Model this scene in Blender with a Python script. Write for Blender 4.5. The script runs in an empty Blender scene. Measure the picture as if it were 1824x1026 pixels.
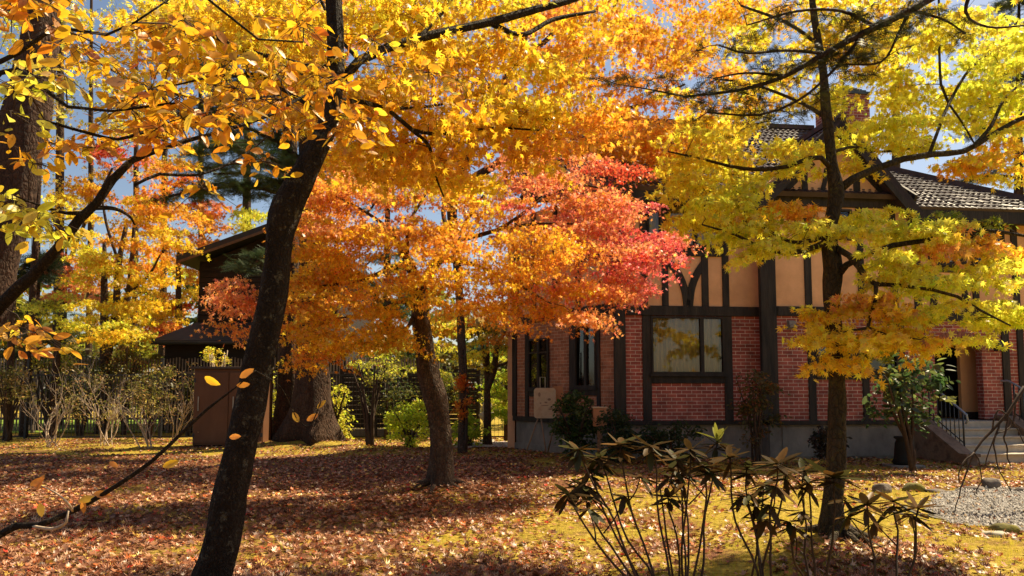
import bpy, math, random
import numpy as np
from mathutils import Vector, Matrix, noise as mnoise

random.seed(7)
RNG = np.random.default_rng(7)
R = math.radians
sc = bpy.context.scene
COL = sc.collection

# ------------------------------------------------------------------ camera
F = 1317.0                      # focal length in photo pixels (1824 wide)
PITCH = R(4.4)
CAM_Z = 1.5
HORIZON = 693.0
PP_Y = HORIZON - F * math.tan(PITCH)
cam_d = bpy.data.cameras.new('camera')
cam = bpy.data.objects.new('camera', cam_d)
COL.objects.link(cam)
cam.location = (0, 0, CAM_Z)
cam.rotation_euler = (R(90) + PITCH, 0, 0)
cam_d.sensor_width = 36.0
cam_d.lens = F / 1824.0 * 36.0
cam_d.shift_y = (PP_Y - 513.0) / 1824.0
cam_d.clip_start = 0.05
cam_d.clip_end = 2000
sc.camera = cam
FWD = Vector((0, math.cos(PITCH), math.sin(PITCH)))
UPV = Vector((0, -math.sin(PITCH), math.cos(PITCH)))


def ray(px, py):
    return FWD + Vector((1, 0, 0)) * ((px - 912.0) / F) + UPV * (-(py - PP_Y) / F)


def at(px, py, Y):
    d = ray(px, py)
    return Vector((0, 0, CAM_Z)) + d * (Y / d.y)


def gz(x, y):
    z = 0.035 * mnoise.noise(Vector((x * 0.33, y * 0.33, 0.3)))
    z += 0.02 * mnoise.noise(Vector((x * 1.1, y * 1.1, 4.0)))
    for (cx, cy, h, r) in ((2.75, 6.9, 0.16, 0.75), (-0.98, 11.2, 0.12, 0.7), (-5.4, 19.6, 0.2, 1.3),
                           (-3.6, 18.0, 0.12, 0.7), (-1.9, 5.3, 0.1, 0.5)):
        z += h * math.exp(-((x - cx) ** 2 + (y - cy) ** 2) / (r * r))
    return z


def ground_at(px, py):
    d = ray(px, py)
    t = -CAM_Z / d.z
    p = Vector((0, 0, CAM_Z)) + d * t
    return Vector((p.x, p.y, gz(p.x, p.y)))


# ------------------------------------------------------------------ tagging
def tag(o, label=None, cat=None, group=None, kind=None):
    if label: o['label'] = label
    if cat: o['category'] = cat
    if group: o['group'] = group
    if kind: o['kind'] = kind
    return o


def thing(name, label, cat, loc=(0, 0, 0), rz=0.0, group=None):
    o = bpy.data.objects.new(name, None)
    o.empty_display_size = 0.2
    COL.objects.link(o)
    o.location = loc
    o.rotation_euler = (0, 0, rz)
    return tag(o, label, cat, group)


def link(name, me, mat, parent=None):
    o = bpy.data.objects.new(name, me)
    COL.objects.link(o)
    if mat is not None:
        me.materials.append(mat)
    if parent is not None:
        o.parent = parent
        # world-space geometry: keep it where it was built
        if parent.get('_world'):
            pass
        o.matrix_parent_inverse = Matrix.Identity(4)
    return o


class MB:
    """collects polygons, then links them as one mesh"""
    def __init__(self):
        self.v = []; self.f = []; self.uv = []; self.sm = []

    def add(self, verts, faces, uvs=None, smooth=False):
        b = len(self.v)
        self.v += [tuple(p) for p in verts]
        for k, fc in enumerate(faces):
            self.f.append(tuple(b + i for i in fc))
            self.uv.append(uvs[k] if uvs else None)
            self.sm.append(smooth)

    def box(self, x0, x1, y0, y1, z0, z1, fr=None):
        if x1 < x0: x0, x1 = x1, x0
        if y1 < y0: y0, y1 = y1, y0
        if z1 < z0: z0, z1 = z1, z0
        c = [(x0, y0, z0), (x1, y0, z0), (x1, y1, z0), (x0, y1, z0),
             (x0, y0, z1), (x1, y0, z1), (x1, y1, z1), (x0, y1, z1)]
        fs = [(0, 1, 5, 4), (1, 2, 6, 5), (2, 3, 7, 6), (3, 0, 4, 7), (4, 5, 6, 7), (3, 2, 1, 0)]
        uvs = []
        for fc in fs:
            pts = [c[i] for i in fc]
            if fc in ((4, 5, 6, 7), (3, 2, 1, 0)): uvs.append([(p[0], p[1]) for p in pts])
            elif fc in ((0, 1, 5, 4), (2, 3, 7, 6)): uvs.append([(p[0], p[2]) for p in pts])
            else: uvs.append([(p[1] + 0.1, p[2]) for p in pts])
        vv = [fr.local(*p) for p in c] if fr else c
        self.add(vv, fs, uvs)
        return self

    def tube(self, pts, rad, n=8, jit=0.0, seed=0, cap=True, smooth=True, lob=None):
        pts = [Vector(p) for p in pts]
        m = len(pts)
        if not hasattr(rad, '__len__'): rad = [rad] * m
        vs = []
        ref = Vector((0.13, 0.97, 0.21))
        for i, p in enumerate(pts):
            t = (pts[min(i + 1, m - 1)] - pts[max(i - 1, 0)])
            if t.length < 1e-9: t = Vector((0, 0, 1))
            t.normalize()
            a = ref - t * ref.dot(t)
            if a.length < 1e-4:
                a = t.orthogonal()
            a.normalize(); ref = a
            b = t.cross(a)
            for k in range(n):
                th = 2 * math.pi * k / n
                r = rad[i]
                d = a * math.cos(th) + b * math.sin(th)
                if lob: r *= 1 + lob[i] * (0.55 + 0.75 * math.cos(5 * th + seed) * abs(math.cos(1.5 * th + seed * 2)))
                if jit:
                    r *= 1 + jit * mnoise.noise(Vector((d.x * 1.5 + seed, d.y * 1.5, i * 0.23 + d.z)) ) + jit * 0.5 * mnoise.noise(Vector((d.x * 4 + seed, d.y * 4, i * 0.6))) + (jit * 0.35 * mnoise.noise(Vector((d.x * 9 + seed, d.y * 9, p.z * 9))) if n > 12 else 0)
                vs.append(p + d * r)
        fs = []
        for i in range(m - 1):
            for k in range(n):
                k2 = (k + 1) % n
                fs.append((i * n + k, i * n + k2, (i + 1) * n + k2, (i + 1) * n + k))
        if cap:
            fs.append(tuple(range(n - 1, -1, -1)))
            fs.append(tuple((m - 1) * n + k for k in range(n)))
        self.add(vs, fs, None, smooth)
        return self

    def build(self, name, mat, parent=None, origin=None, bevel=0.0):
        me = bpy.data.meshes.new(name)
        o_ = Vector(origin) if origin is not None else None
        vs = [tuple(Vector(p) - o_) for p in self.v] if o_ is not None else self.v
        me.from_pydata(vs, [], self.f)
        if any(u is not None for u in self.uv):
            ul = me.uv_layers.new(name='UVMap')
            buf = []
            for fc, u in zip(self.f, self.uv):
                buf += [c for p in (u or [(0, 0)] * len(fc)) for c in p]
            ul.data.foreach_set('uv', buf)
        me.polygons.foreach_set('use_smooth', self.sm)
        me.update()
        o = link(name, me, mat, parent)
        if o_ is not None and parent is None:
            o.location = o_
        if bevel:
            md = o.modifiers.new('bevel', 'BEVEL'); md.width = bevel; md.segments = 1; md.limit_method = 'ANGLE'
        return o


def smooth_path(pts, step=0.25):
    """Catmull-Rom through points (vectors with a 4th radius component allowed)"""
    P = [np.array(p, float) for p in pts]
    if len(P) < 3:
        k = max(2, int(np.linalg.norm((P[-1] - P[0])[:3]) / step) + 1)
        return [P[0] + (P[-1] - P[0]) * t for t in np.linspace(0, 1, k + 1)]
    Q = [2 * P[0] - P[1]] + P + [2 * P[-1] - P[-2]]
    out = []
    for i in range(1, len(Q) - 2):
        p0, p1, p2, p3 = Q[i - 1], Q[i], Q[i + 1], Q[i + 2]
        k = max(1, int(np.linalg.norm((p2 - p1)[:3]) / step))
        for j in range(k):
            t = j / k
            out.append(0.5 * ((2 * p1) + (-p0 + p2) * t + (2 * p0 - 5 * p1 + 4 * p2 - p3) * t * t + (-p0 + 3 * p1 - 3 * p2 + p3) * t ** 3))
    out.append(P[-1])
    return out


def px_path(lst):
    """[(px, py, Y, width_px), ...] -> [[x, y, z, radius]]"""
    out = []
    for (px, py, Y, w) in lst:
        p = at(px, py, Y)
        out.append([p.x, p.y, p.z, 0.5 * w * Y / F])
    return out


# ------------------------------------------------------------------ materials
def new_mat(name):
    m = bpy.data.materials.new(name)
    m.use_nodes = True
    nt = m.node_tree
    nt.nodes.clear()
    out = nt.nodes.new('ShaderNodeOutputMaterial')
    return m, nt, out


def N(nt, typ, **kw):
    n = nt.nodes.new(typ)
    for k, v in kw.items():
        if k in n.inputs: n.inputs[k].default_value = v
        else: setattr(n, k, v)
    return n


def ramp(nt, fac, stops):
    r = nt.nodes.new('ShaderNodeValToRGB')
    e = r.color_ramp.elements
    while len(e) < len(stops): e.new(0.5)
    for el, (p, c) in zip(e, stops):
        el.position = p
        el.color = (c[0], c[1], c[2], 1)
    nt.links.new(fac, r.inputs['Fac'])
    return r


def mat_noise(name, c1, c2, scale=6.0, rough=0.8, bump=0.3, detail=6.0, c3=None, stretch=(1, 1, 1), bscale=None, spec=0.3, metal=0.0):
    m, nt, out = new_mat(name)
    tc = N(nt, 'ShaderNodeTexCoord')
    mp = N(nt, 'ShaderNodeMapping')
    mp.inputs['Scale'].default_value = stretch
    nt.links.new(tc.outputs['Object'], mp.inputs['Vector'])
    no = N(nt, 'ShaderNodeTexNoise', Scale=scale, Detail=detail, Roughness=0.65)
    nt.links.new(mp.outputs[0], no.inputs['Vector'])
    st = [(0.32, c1), (0.68, c2)] if c3 is None else [(0.3, c1), (0.52, c2), (0.68, c3)]
    rp = ramp(nt, no.outputs['Fac'], st)
    b = N(nt, 'ShaderNodeBsdfPrincipled', Roughness=rough, Metallic=metal)
    b.inputs['Specular IOR Level'].default_value = spec
    nt.links.new(rp.outputs[0], b.inputs['Base Color'])
    if bump:
        n2 = N(nt, 'ShaderNodeTexNoise', Scale=bscale or scale * 4, Detail=4.0)
        nt.links.new(mp.outputs[0], n2.inputs['Vector'])
        bp = N(nt, 'ShaderNodeBump', Strength=bump, Distance=0.02)
        nt.links.new(n2.outputs['Fac'], bp.inputs['Height'])
        nt.links.new(bp.outputs[0], b.inputs['Normal'])
    nt.links.new(b.outputs[0], out.inputs['Surface'])
    return m


def mat_bark(name, dark, light, moss=None, scale=9.0):
    m, nt, out = new_mat(name)
    tc = N(nt, 'ShaderNodeTexCoord')
    mp = N(nt, 'ShaderNodeMapping'); mp.inputs['Scale'].default_value = (1, 1, 0.28)
    nt.links.new(tc.outputs['Object'], mp.inputs['Vector'])
    n1 = N(nt, 'ShaderNodeTexNoise', Scale=scale, Detail=8.0, Roughness=0.7)
    nt.links.new(mp.outputs[0], n1.inputs['Vector'])
    mp2 = N(nt, 'ShaderNodeMapping'); mp2.inputs['Scale'].default_value = (1, 1, 0.45)
    n0 = N(nt, 'ShaderNodeTexNoise', Scale=scale, Detail=4.0)
    nt.links.new(tc.outputs['Object'], n0.inputs['Vector'])
    wv = N(nt, 'ShaderNodeVectorMath', operation='MULTIPLY_ADD'); wv.inputs[1].default_value = (.09, .09, .09)
    nt.links.new(n0.outputs['Color'], wv.inputs[0]); nt.links.new(tc.outputs['Object'], wv.inputs[2])
    nt.links.new(wv.outputs[0], mp2.inputs['Vector'])
    vo = N(nt, 'ShaderNodeTexVoronoi', Scale=scale * 2.6, feature='DISTANCE_TO_EDGE')
    nt.links.new(mp2.outputs[0], vo.inputs['Vector'])
    rp = ramp(nt, n1.outputs['Fac'], [(0.3, dark), (0.72, light)])
    ck = ramp(nt, vo.outputs['Distance'], [(0.0, (0.5, 0.5, 0.5)), (0.12, (1, 1, 1))])
    mk_ = N(nt, 'ShaderNodeMix', data_type='RGBA', blend_type='MULTIPLY'); mk_.inputs[0].default_value = 1.0
    nt.links.new(rp.outputs[0], mk_.inputs[6]); nt.links.new(ck.outputs[0], mk_.inputs[7])
    col = mk_.outputs[2]
    n2 = N(nt, 'ShaderNodeTexNoise', Scale=11.0, Detail=9.0, Roughness=0.8)
    nt.links.new(tc.outputs['Object'], n2.inputs['Vector'])
    r2 = ramp(nt, n2.outputs['Fac'], [(0.55, (0, 0, 0)), (0.64, (0.85, 0.85, 0.85))])
    mx = N(nt, 'ShaderNodeMix', data_type='RGBA')
    nt.links.new(r2.outputs[0], mx.inputs[0])
    nt.links.new(col, mx.inputs[6])
    mx.inputs[7].default_value = (*(moss or (0.13, 0.12, 0.09)), 1)
    b = N(nt, 'ShaderNodeBsdfPrincipled', Roughness=0.85)
    b.inputs['Specular IOR Level'].default_value = 0.2
    nt.links.new(mx.outputs[2], b.inputs['Base Color'])
    ad = N(nt, 'ShaderNodeMath', operation='ADD')
    nt.links.new(n1.outputs['Fac'], ad.inputs[0]); nt.links.new(vo.outputs['Distance'], ad.inputs[1])
    bp = N(nt, 'ShaderNodeBump', Strength=1.0, Distance=0.05)
    nt.links.new(ad.outputs[0], bp.inputs['Height'])
    nt.links.new(bp.outputs[0], b.inputs['Normal'])
    nt.links.new(b.outputs[0], out.inputs['Surface'])
    return m


def mat_leaf(name, trans=0.6, gloss=0.05, rough=0.45, gain=1.0):
    m, nt, out = new_mat(name)
    a = N(nt, 'ShaderNodeAttribute', attribute_name='Col')
    d = N(nt, 'ShaderNodeBsdfDiffuse')
    t = N(nt, 'ShaderNodeBsdfTranslucent')
    g = N(nt, 'ShaderNodeBsdfGlossy', Roughness=rough)
    g.inputs['Color'].default_value = (0.9, 0.9, 0.9, 1)
    nt.links.new(a.outputs['Color'], d.inputs['Color'])
    nt.links.new(a.outputs['Color'], t.inputs['Color'])
    m1 = N(nt, 'ShaderNodeMixShader'); m1.inputs[0].default_value = trans
    nt.links.new(d.outputs[0], m1.inputs[1]); nt.links.new(t.outputs[0], m1.inputs[2])
    m2 = N(nt, 'ShaderNodeMixShader'); m2.inputs[0].default_value = gloss
    nt.links.new(m1.outputs[0], m2.inputs[1]); nt.links.new(g.outputs[0], m2.inputs[2])
    nt.links.new(m2.outputs[0], out.inputs['Surface'])
    return m


def mat_brick(name, c1, c2, mortar):
    m, nt, out = new_mat(name)
    uv = N(nt, 'ShaderNodeUVMap', uv_map='UVMap')
    br = N(nt, 'ShaderNodeTexBrick', Scale=1.0)
    br.inputs['Brick Width'].default_value = 0.225
    br.inputs['Row Height'].default_value = 0.0775
    br.inputs['Mortar Size'].default_value = 0.0055
    br.inputs['Mortar Smooth'].default_value = 0.15
    br.inputs['Bias'].default_value = -0.1
    br.inputs['Color1'].default_value = (*c1, 1)
    br.inputs['Color2'].default_value = (*c2, 1)
    br.inputs['Mortar'].default_value = (*mortar, 1)
    nt.links.new(uv.outputs[0], br.inputs['Vector'])
    no = N(nt, 'ShaderNodeTexNoise', Scale=3.0, Detail=8.0, Roughness=0.7)
    nt.links.new(uv.outputs[0], no.inputs['Vector'])
    rp = ramp(nt, no.outputs['Fac'], [(0.28, (0.42, 0.42, 0.44)), (0.5, (0.95, 0.92, 0.9)), (0.72, (1.35, 1.25, 1.2))])
    mx = N(nt, 'ShaderNodeMix', data_type='RGBA', blend_type='MULTIPLY')
    mx.inputs[0].default_value = 1.0
    nt.links.new(br.outputs['Color'], mx.inputs[6]); nt.links.new(rp.outputs[0], mx.inputs[7])
    b = N(nt, 'ShaderNodeBsdfPrincipled', Roughness=0.75)
    b.inputs['Specular IOR Level'].default_value = 0.3
    nt.links.new(mx.outputs[2], b.inputs['Base Color'])
    inv = N(nt, 'ShaderNodeMath', operation='SUBTRACT'); inv.inputs[0].default_value = 1.0
    nt.links.new(br.outputs['Fac'], inv.inputs[1])
    n2 = N(nt, 'ShaderNodeTexNoise', Scale=60.0, Detail=3.0)
    nt.links.new(uv.outputs[0], n2.inputs['Vector'])
    ad = N(nt, 'ShaderNodeMath', operation='MULTIPLY_ADD'); ad.inputs[1].default_value = 0.25
    nt.links.new(n2.outputs['Fac'], ad.inputs[0]); nt.links.new(inv.outputs[0], ad.inputs[2])
    bp = N(nt, 'ShaderNodeBump', Strength=0.7, Distance=0.008)
    nt.links.new(ad.outputs[0], bp.inputs['Height'])
    nt.links.new(bp.outputs[0], b.inputs['Normal'])
    nt.links.new(b.outputs[0], out.inputs['Surface'])
    return m


def mat_glass(name, tint=(0.75, 0.8, 0.75), mixf=0.75):
    m, nt, out = new_mat(name)
    t = N(nt, 'ShaderNodeBsdfTransparent'); t.inputs['Color'].default_value = (*tint, 1)
    g = N(nt, 'ShaderNodeBsdfGlossy', Roughness=0.02)
    g.inputs['Color'].default_value = (0.9, 0.92, 0.95, 1)
    fr = N(nt, 'ShaderNodeFresnel', IOR=1.6)
    ad = N(nt, 'ShaderNodeMath', operation='ADD'); ad.inputs[1].default_value = 1 - mixf
    nt.links.new(fr.outputs[0], ad.inputs[0])
    mx = N(nt, 'ShaderNodeMixShader')
    nt.links.new(ad.outputs[0], mx.inputs[0])
    nt.links.new(t.outputs[0], mx.inputs[1]); nt.links.new(g.outputs[0], mx.inputs[2])
    nt.links.new(mx.outputs[0], out.inputs['Surface'])
    return m


def mat_ground():
    m, nt, out = new_mat('forest_floor')
    tc = N(nt, 'ShaderNodeTexCoord')
    n1 = N(nt, 'ShaderNodeTexNoise', Scale=0.9, Detail=8.0, Roughness=0.62)
    n2 = N(nt, 'ShaderNodeTexNoise', Scale=16.0, Detail=6.0, Roughness=0.7)
    n3 = N(nt, 'ShaderNodeTexNoise', Scale=3.0, Detail=5.0)
    for n in (n1, n2, n3): nt.links.new(tc.outputs['Object'], n.inputs['Vector'])
    litter = ramp(nt, n2.outputs['Fac'], [(0.3, (0.07, 0.028, 0.014)), (0.5, (0.19, 0.08, 0.042)), (0.7, (0.34, 0.17, 0.10))])
    moss = ramp(nt, n2.outputs['Fac'], [(0.3, (0.15, 0.095, 0.02)), (0.5, (0.40, 0.29, 0.04)), (0.72, (0.60, 0.46, 0.10))])
    mk = ramp(nt, n1.outputs['Fac'], [(0.42, (0, 0, 0)), (0.52, (1, 1, 1))])
    # more moss to the right (x > 0), more litter to the left
    sx = N(nt, 'ShaderNodeSeparateXYZ'); nt.links.new(tc.outputs['Object'], sx.inputs[0])
    mr = N(nt, 'ShaderNodeMapRange'); nt.links.new(sx.outputs['X'], mr.inputs['Value'])
    mr.inputs['From Min'].default_value = -2.5; mr.inputs['From Max'].default_value = 3.0
    mr.inputs['To Min'].default_value = -0.10; mr.inputs['To Max'].default_value = 0.10
    ad = N(nt, 'ShaderNodeMath', operation='ADD')
    nt.links.new(n1.outputs['Fac'], ad.inputs[0]); nt.links.new(mr.outputs[0], ad.inputs[1])
    my = N(nt, 'ShaderNodeMapRange'); nt.links.new(sx.outputs['Y'], my.inputs['Value'])
    my.inputs['From Min'].default_value = 9.5; my.inputs['From Max'].default_value = 12.5
    my.inputs['To Min'].default_value = 0.0; my.inputs['To Max'].default_value = -0.10
    ay = N(nt, 'ShaderNodeMath', operation='ADD')
    nt.links.new(ad.outputs[0], ay.inputs[0]); nt.links.new(my.outputs[0], ay.inputs[1])
    mz = N(nt, 'ShaderNodeMapRange'); nt.links.new(sx.outputs['Y'], mz.inputs['Value'])  # more moss colour at the back, painting in the sunlit yellow strip
    mz.inputs['From Min'].default_value = 15.5; mz.inputs['From Max'].default_value = 17.5
    mz.inputs['To Min'].default_value = 0.0; mz.inputs['To Max'].default_value = 0.24
    az = N(nt, 'ShaderNodeMath', operation='ADD')
    nt.links.new(ay.outputs[0], az.inputs[0]); nt.links.new(mz.outputs[0], az.inputs[1])
    nt.links.new(az.outputs[0], mk.inputs['Fac'])
    mx = N(nt, 'ShaderNodeMix', data_type='RGBA')
    nt.links.new(mk.outputs[0], mx.inputs[0])
    nt.links.new(litter.outputs[0], mx.inputs[6]); nt.links.new(moss.outputs[0], mx.inputs[7])
    b = N(nt, 'ShaderNodeBsdfPrincipled', Roughness=0.95)
    b.inputs['Specular IOR Level'].default_value = 0.1
    nt.links.new(mx.outputs[2], b.inputs['Base Color'])
    a2 = N(nt, 'ShaderNodeMath', operation='ADD')
    nt.links.new(n2.outputs['Fac'], a2.inputs[0]); nt.links.new(n3.outputs['Fac'], a2.inputs[1])
    bp = N(nt, 'ShaderNodeBump', Strength=0.9, Distance=0.06)
    nt.links.new(a2.outputs[0], bp.inputs['Height'])
    nt.links.new(bp.outputs[0], b.inputs['Normal'])
    nt.links.new(b.outputs[0], out.inputs['Surface'])
    return m


M = dict(
    ground=mat_ground(),
    bark_dark=mat_bark('maple_bark', (0.012, 0.008, 0.005), (0.05, 0.033, 0.022), (0.19, 0.17, 0.115), 14.0),
    bark_mid=mat_bark('old_bark', (0.04, 0.025, 0.017), (0.13, 0.085, 0.058), (0.17, 0.14, 0.10)),
    bark_brown=mat_bark('conifer_bark', (0.035, 0.018, 0.011), (0.10, 0.055, 0.035), (0.09, 0.07, 0.045), 6.0),
    bark_moss=mat_bark('mossy_bark', (0.03, 0.02, 0.011), (0.085, 0.06, 0.035), (0.10, 0.085, 0.022)),
    twig=mat_noise('twig_bark', (0.03, 0.018, 0.012), (0.07, 0.04, 0.025), 20, 0.8, 0),
    twig_pale=mat_noise('pale_twig', (0.30, 0.22, 0.15), (0.62, 0.48, 0.34), 10, 0.8, 0),
    leaf=mat_leaf('maple_leaf', 0.72, 0.035, 0.38),
    leaf_thick=mat_leaf('broad_leaf', 0.6, 0.05, 0.4),
    leaf_far=mat_leaf('far_leaf', 0.6, 0.02),
    leaf_wax=mat_leaf('waxy_leaf', 0.3, 0.015, 0.4),
    needle=mat_leaf('needle', 0.25, 0.04, 0.4),
    pebble=mat_leaf('pebble', 0.02, 0.02, 0.6),
    litter=mat_leaf('fallen_leaf', 0.2, 0.04, 0.4),
    brick=mat_brick('red_brick', (0.28, 0.065, 0.05), (0.42, 0.115, 0.085), (0.66, 0.56, 0.48)),
    brick_warm_lit=mat_brick('warm_lit_brick', (0.32, 0.12, 0.06), (0.46, 0.19, 0.10), (0.50, 0.36, 0.24)),  # same brick, with the warm light on the left wing put into its colour
    timber=mat_noise('dark_timber', (0.010, 0.008, 0.007), (0.045, 0.034, 0.028), 9, 0.7, 0.5, stretch=(1, 1, 0.15), detail=9),
    plaster=mat_noise('ochre_plaster', (0.60, 0.32, 0.165), (0.85, 0.48, 0.26), 1.3, 0.9, 0.25, detail=9, bscale=30),
    plaster_dim=mat_noise('porch_plaster', (0.62, 0.32, 0.15), (0.70, 0.38, 0.19), 2.0, 0.9, 0.1, bscale=60),
    concrete=mat_noise('concrete', (0.12, 0.105, 0.09), (0.29, 0.255, 0.22), 1.8, 0.9, 0.3, detail=10, bscale=30, stretch=(1, 1, .6)),
    stone=mat_noise('stone_cladding', (0.12, 0.075, 0.05), (0.26, 0.17, 0.115), 3.5, 0.85, 0.5, c3=(0.08, 0.055, 0.04)),
    step=mat_noise('pale_step_stone', (0.42, 0.35, 0.27), (0.58, 0.50, 0.40), 5, 0.75, 0.2),
    tile=mat_noise('roof_tile', (0.03, 0.019, 0.02), (0.085, 0.052, 0.052), 2.0, 0.5, 0.2, spec=0.3, detail=9),
    metal_black=mat_noise('black_iron', (0.012, 0.012, 0.013), (0.03, 0.03, 0.03), 12, 0.45, 0.1, spec=0.5),
    rail=mat_noise('handrail_sky_sheen', (0.20, 0.24, 0.30), (0.30, 0.34, 0.40), 12, 0.3, 0.0, spec=0.6),  # black iron rail, with blue sky sheen put into its colour
    cap=mat_noise('chimney_cap', (0.05, 0.065, 0.07), (0.09, 0.11, 0.115), 6, 0.5, 0.1, metal=0.4),
    glass=mat_glass('window_glass', (0.92, 0.88, 0.74), 1.0),
    glass_dark=mat_glass('dark_glass', (0.5, 0.5, 0.45), 0.98),
    curtain=mat_noise('curtain', (0.42, 0.35, 0.21), (0.66, 0.56, 0.36), 3, 0.9, 0.0, stretch=(6, 6, 0.4)),
    inner=mat_noise('dark_room', (0.012, 0.01, 0.009), (0.02, 0.018, 0.015), 2, 0.9, 0.0),
    dark_board=mat_noise('dark_stained_board', (0.016, 0.011, 0.009), (0.035, 0.024, 0.019), 5, 0.75, 0.3, stretch=(0.5, 0.5, 6)),
    dark_roof=mat_noise('dark_metal_roof', (0.022, 0.024, 0.026), (0.038, 0.04, 0.042), 4, 0.6, 0.1),
    fascia=mat_noise('fascia', (0.10, 0.06, 0.035), (0.16, 0.10, 0.06), 6, 0.7, 0.1),
    shed=mat_noise('brown_painted_shed', (0.12, 0.05, 0.022), (0.17, 0.075, 0.034), 3, 0.6, 0.15, stretch=(1, 1, 0.3)),
    shed_top=mat_noise('shed_top', (0.05, 0.035, 0.028), (0.09, 0.065, 0.05), 4, 0.6, 0.1),
    wood_pale=mat_noise('pale_wood', (0.42, 0.28, 0.15), (0.58, 0.42, 0.25), 4, 0.7, 0.15, c3=(0.50, 0.30, 0.16)),
    wood_orange=mat_noise('orange_wood', (0.42, 0.17, 0.07), (0.52, 0.24, 0.11), 5, 0.7, 0.1),
    wood_leg=mat_noise('tripod_wood', (0.22, 0.13, 0.075), (0.34, 0.21, 0.12), 8, 0.7, 0.1),
    bamboo=mat_noise('weathered_picket', (0.12, 0.09, 0.07), (0.25, 0.2, 0.16), 6, 0.8, 0.1),
    gravel=mat_noise('gravel', (0.11, 0.10, 0.095), (0.30, 0.28, 0.26), 40, 0.9, 0.8, c3=(0.18, 0.165, 0.155)),
    rock=mat_noise('rock', (0.07, 0.055, 0.045), (0.22, 0.18, 0.15), 5, 0.9, 0.6),
    rock_moss=mat_noise('mossy_rock', (0.10, 0.09, 0.05), (0.22, 0.19, 0.025), 4, 0.95, 0.6),
    ornament=mat_noise('weathered_stone', (0.32, 0.29, 0.22), (0.52, 0.48, 0.38), 7, 0.9, 0.4),
    white=mat_noise('white_paint', (0.70, 0.68, 0.64), (0.8, 0.78, 0.74), 5, 0.6, 0.05),
    lawn=mat_noise('lawn', (0.10, 0.17, 0.015), (0.26, 0.36, 0.04), 8, 0.95, 0.6, detail=8),
    flag=mat_noise('flagstone', (0.38, 0.34, 0.31), (0.54, 0.49, 0.45), 3, 0.85, 0.3),
)


# ------------------------------------------------------------------ leaf templates
def fan(ring, droop=-0.16, cz=0.0, base_y=0.0):
    v = [(0, base_y, cz)] + [(x, y, droop * (x * x + y * y)) for (x, y) in ring]
    n = len(ring)
    return np.array(v, float), np.array([(0, 1 + i, 1 + (i + 1) % n) for i in range(n)], int)


def star(tips, notch, base=0.14):
    angs = [a for a, _ in tips]
    ring = []
    for i, (a, l) in enumerate(tips):
        ring.append((l * math.sin(R(a)), l * math.cos(R(a))))
        if i < len(tips) - 1:
            m = 0.5 * (a + tips[i + 1][0])
            ring.append((notch * math.sin(R(m)), notch * math.cos(R(m))))
    ring.append((0, -base))
    return fan(ring)


T_STAR = star([(-128, .42), (-82, .74), (-40, .94), (0, 1.05), (40, .94), (82, .74), (128, .42)], 0.36)
T_STAR5 = star([(-112, .6), (-55, .95), (0, 1.05), (55, .95), (112, .6)], 0.34)
T_OVAL = fan([(0, 1.0), (.22, .72), (.36, .3), (.33, -.12), (.14, -.45), (0, -.55), (-.14, -.45), (-.33, -.12), (-.36, .3), (-.22, .72)], droop=-0.20, cz=-0.07)
T_OVAL6 = fan([(0, 1.0), (.34, .35), (.3, -.2), (0, -.55), (-.3, -.2), (-.34, .35)], droop=-0.12)
T_LONG = fan([(0, 1.0), (.10, .8), (.16, .45), (.13, 0.05), (.05, -.18), (-.05, -.18), (-.13, .05), (-.16, .45), (-.10, .8)], droop=-0.06, cz=-0.03, base_y=0.35)
T_KITE = (np.array([(0, 1, -.1), (.55, .1, 0), (0, -.6, -.05), (-.55, .1, 0)], float), np.array([(0, 2, 1), (0, 3, 2)], int))
T_CURL = fan([(0, .9), (.35, .5), (.75, .35), (.45, -.05), (.5, -.5), (0, -.4), (-.5, -.5), (-.45, -.05), (-.75, .35), (-.35, .5)], droop=0.35)


def needle_tpl():
    v = []; f = []
    for i in range(9):
        y = -0.9 + i * 0.22
        for s in (-1, 1):
            a = 0.55 * (1 - 0.3 * abs(i - 4) / 4)
            b = len(v)
            v += [(0, y, 0), (0, y + 0.09, 0), (s * a, y + 0.33, 0.08 * math.sin(i * 2.1))]
            f.append((b, b + 1, b + 2))
    b = len(v)
    v += [(-.03, -1, 0), (.03, -1, 0), (0, 1.2, 0)]
    f.append((b, b + 1, b + 2))
    return np.array(v, float), np.array(f, int)


T_NEEDLE = needle_tpl()


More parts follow.
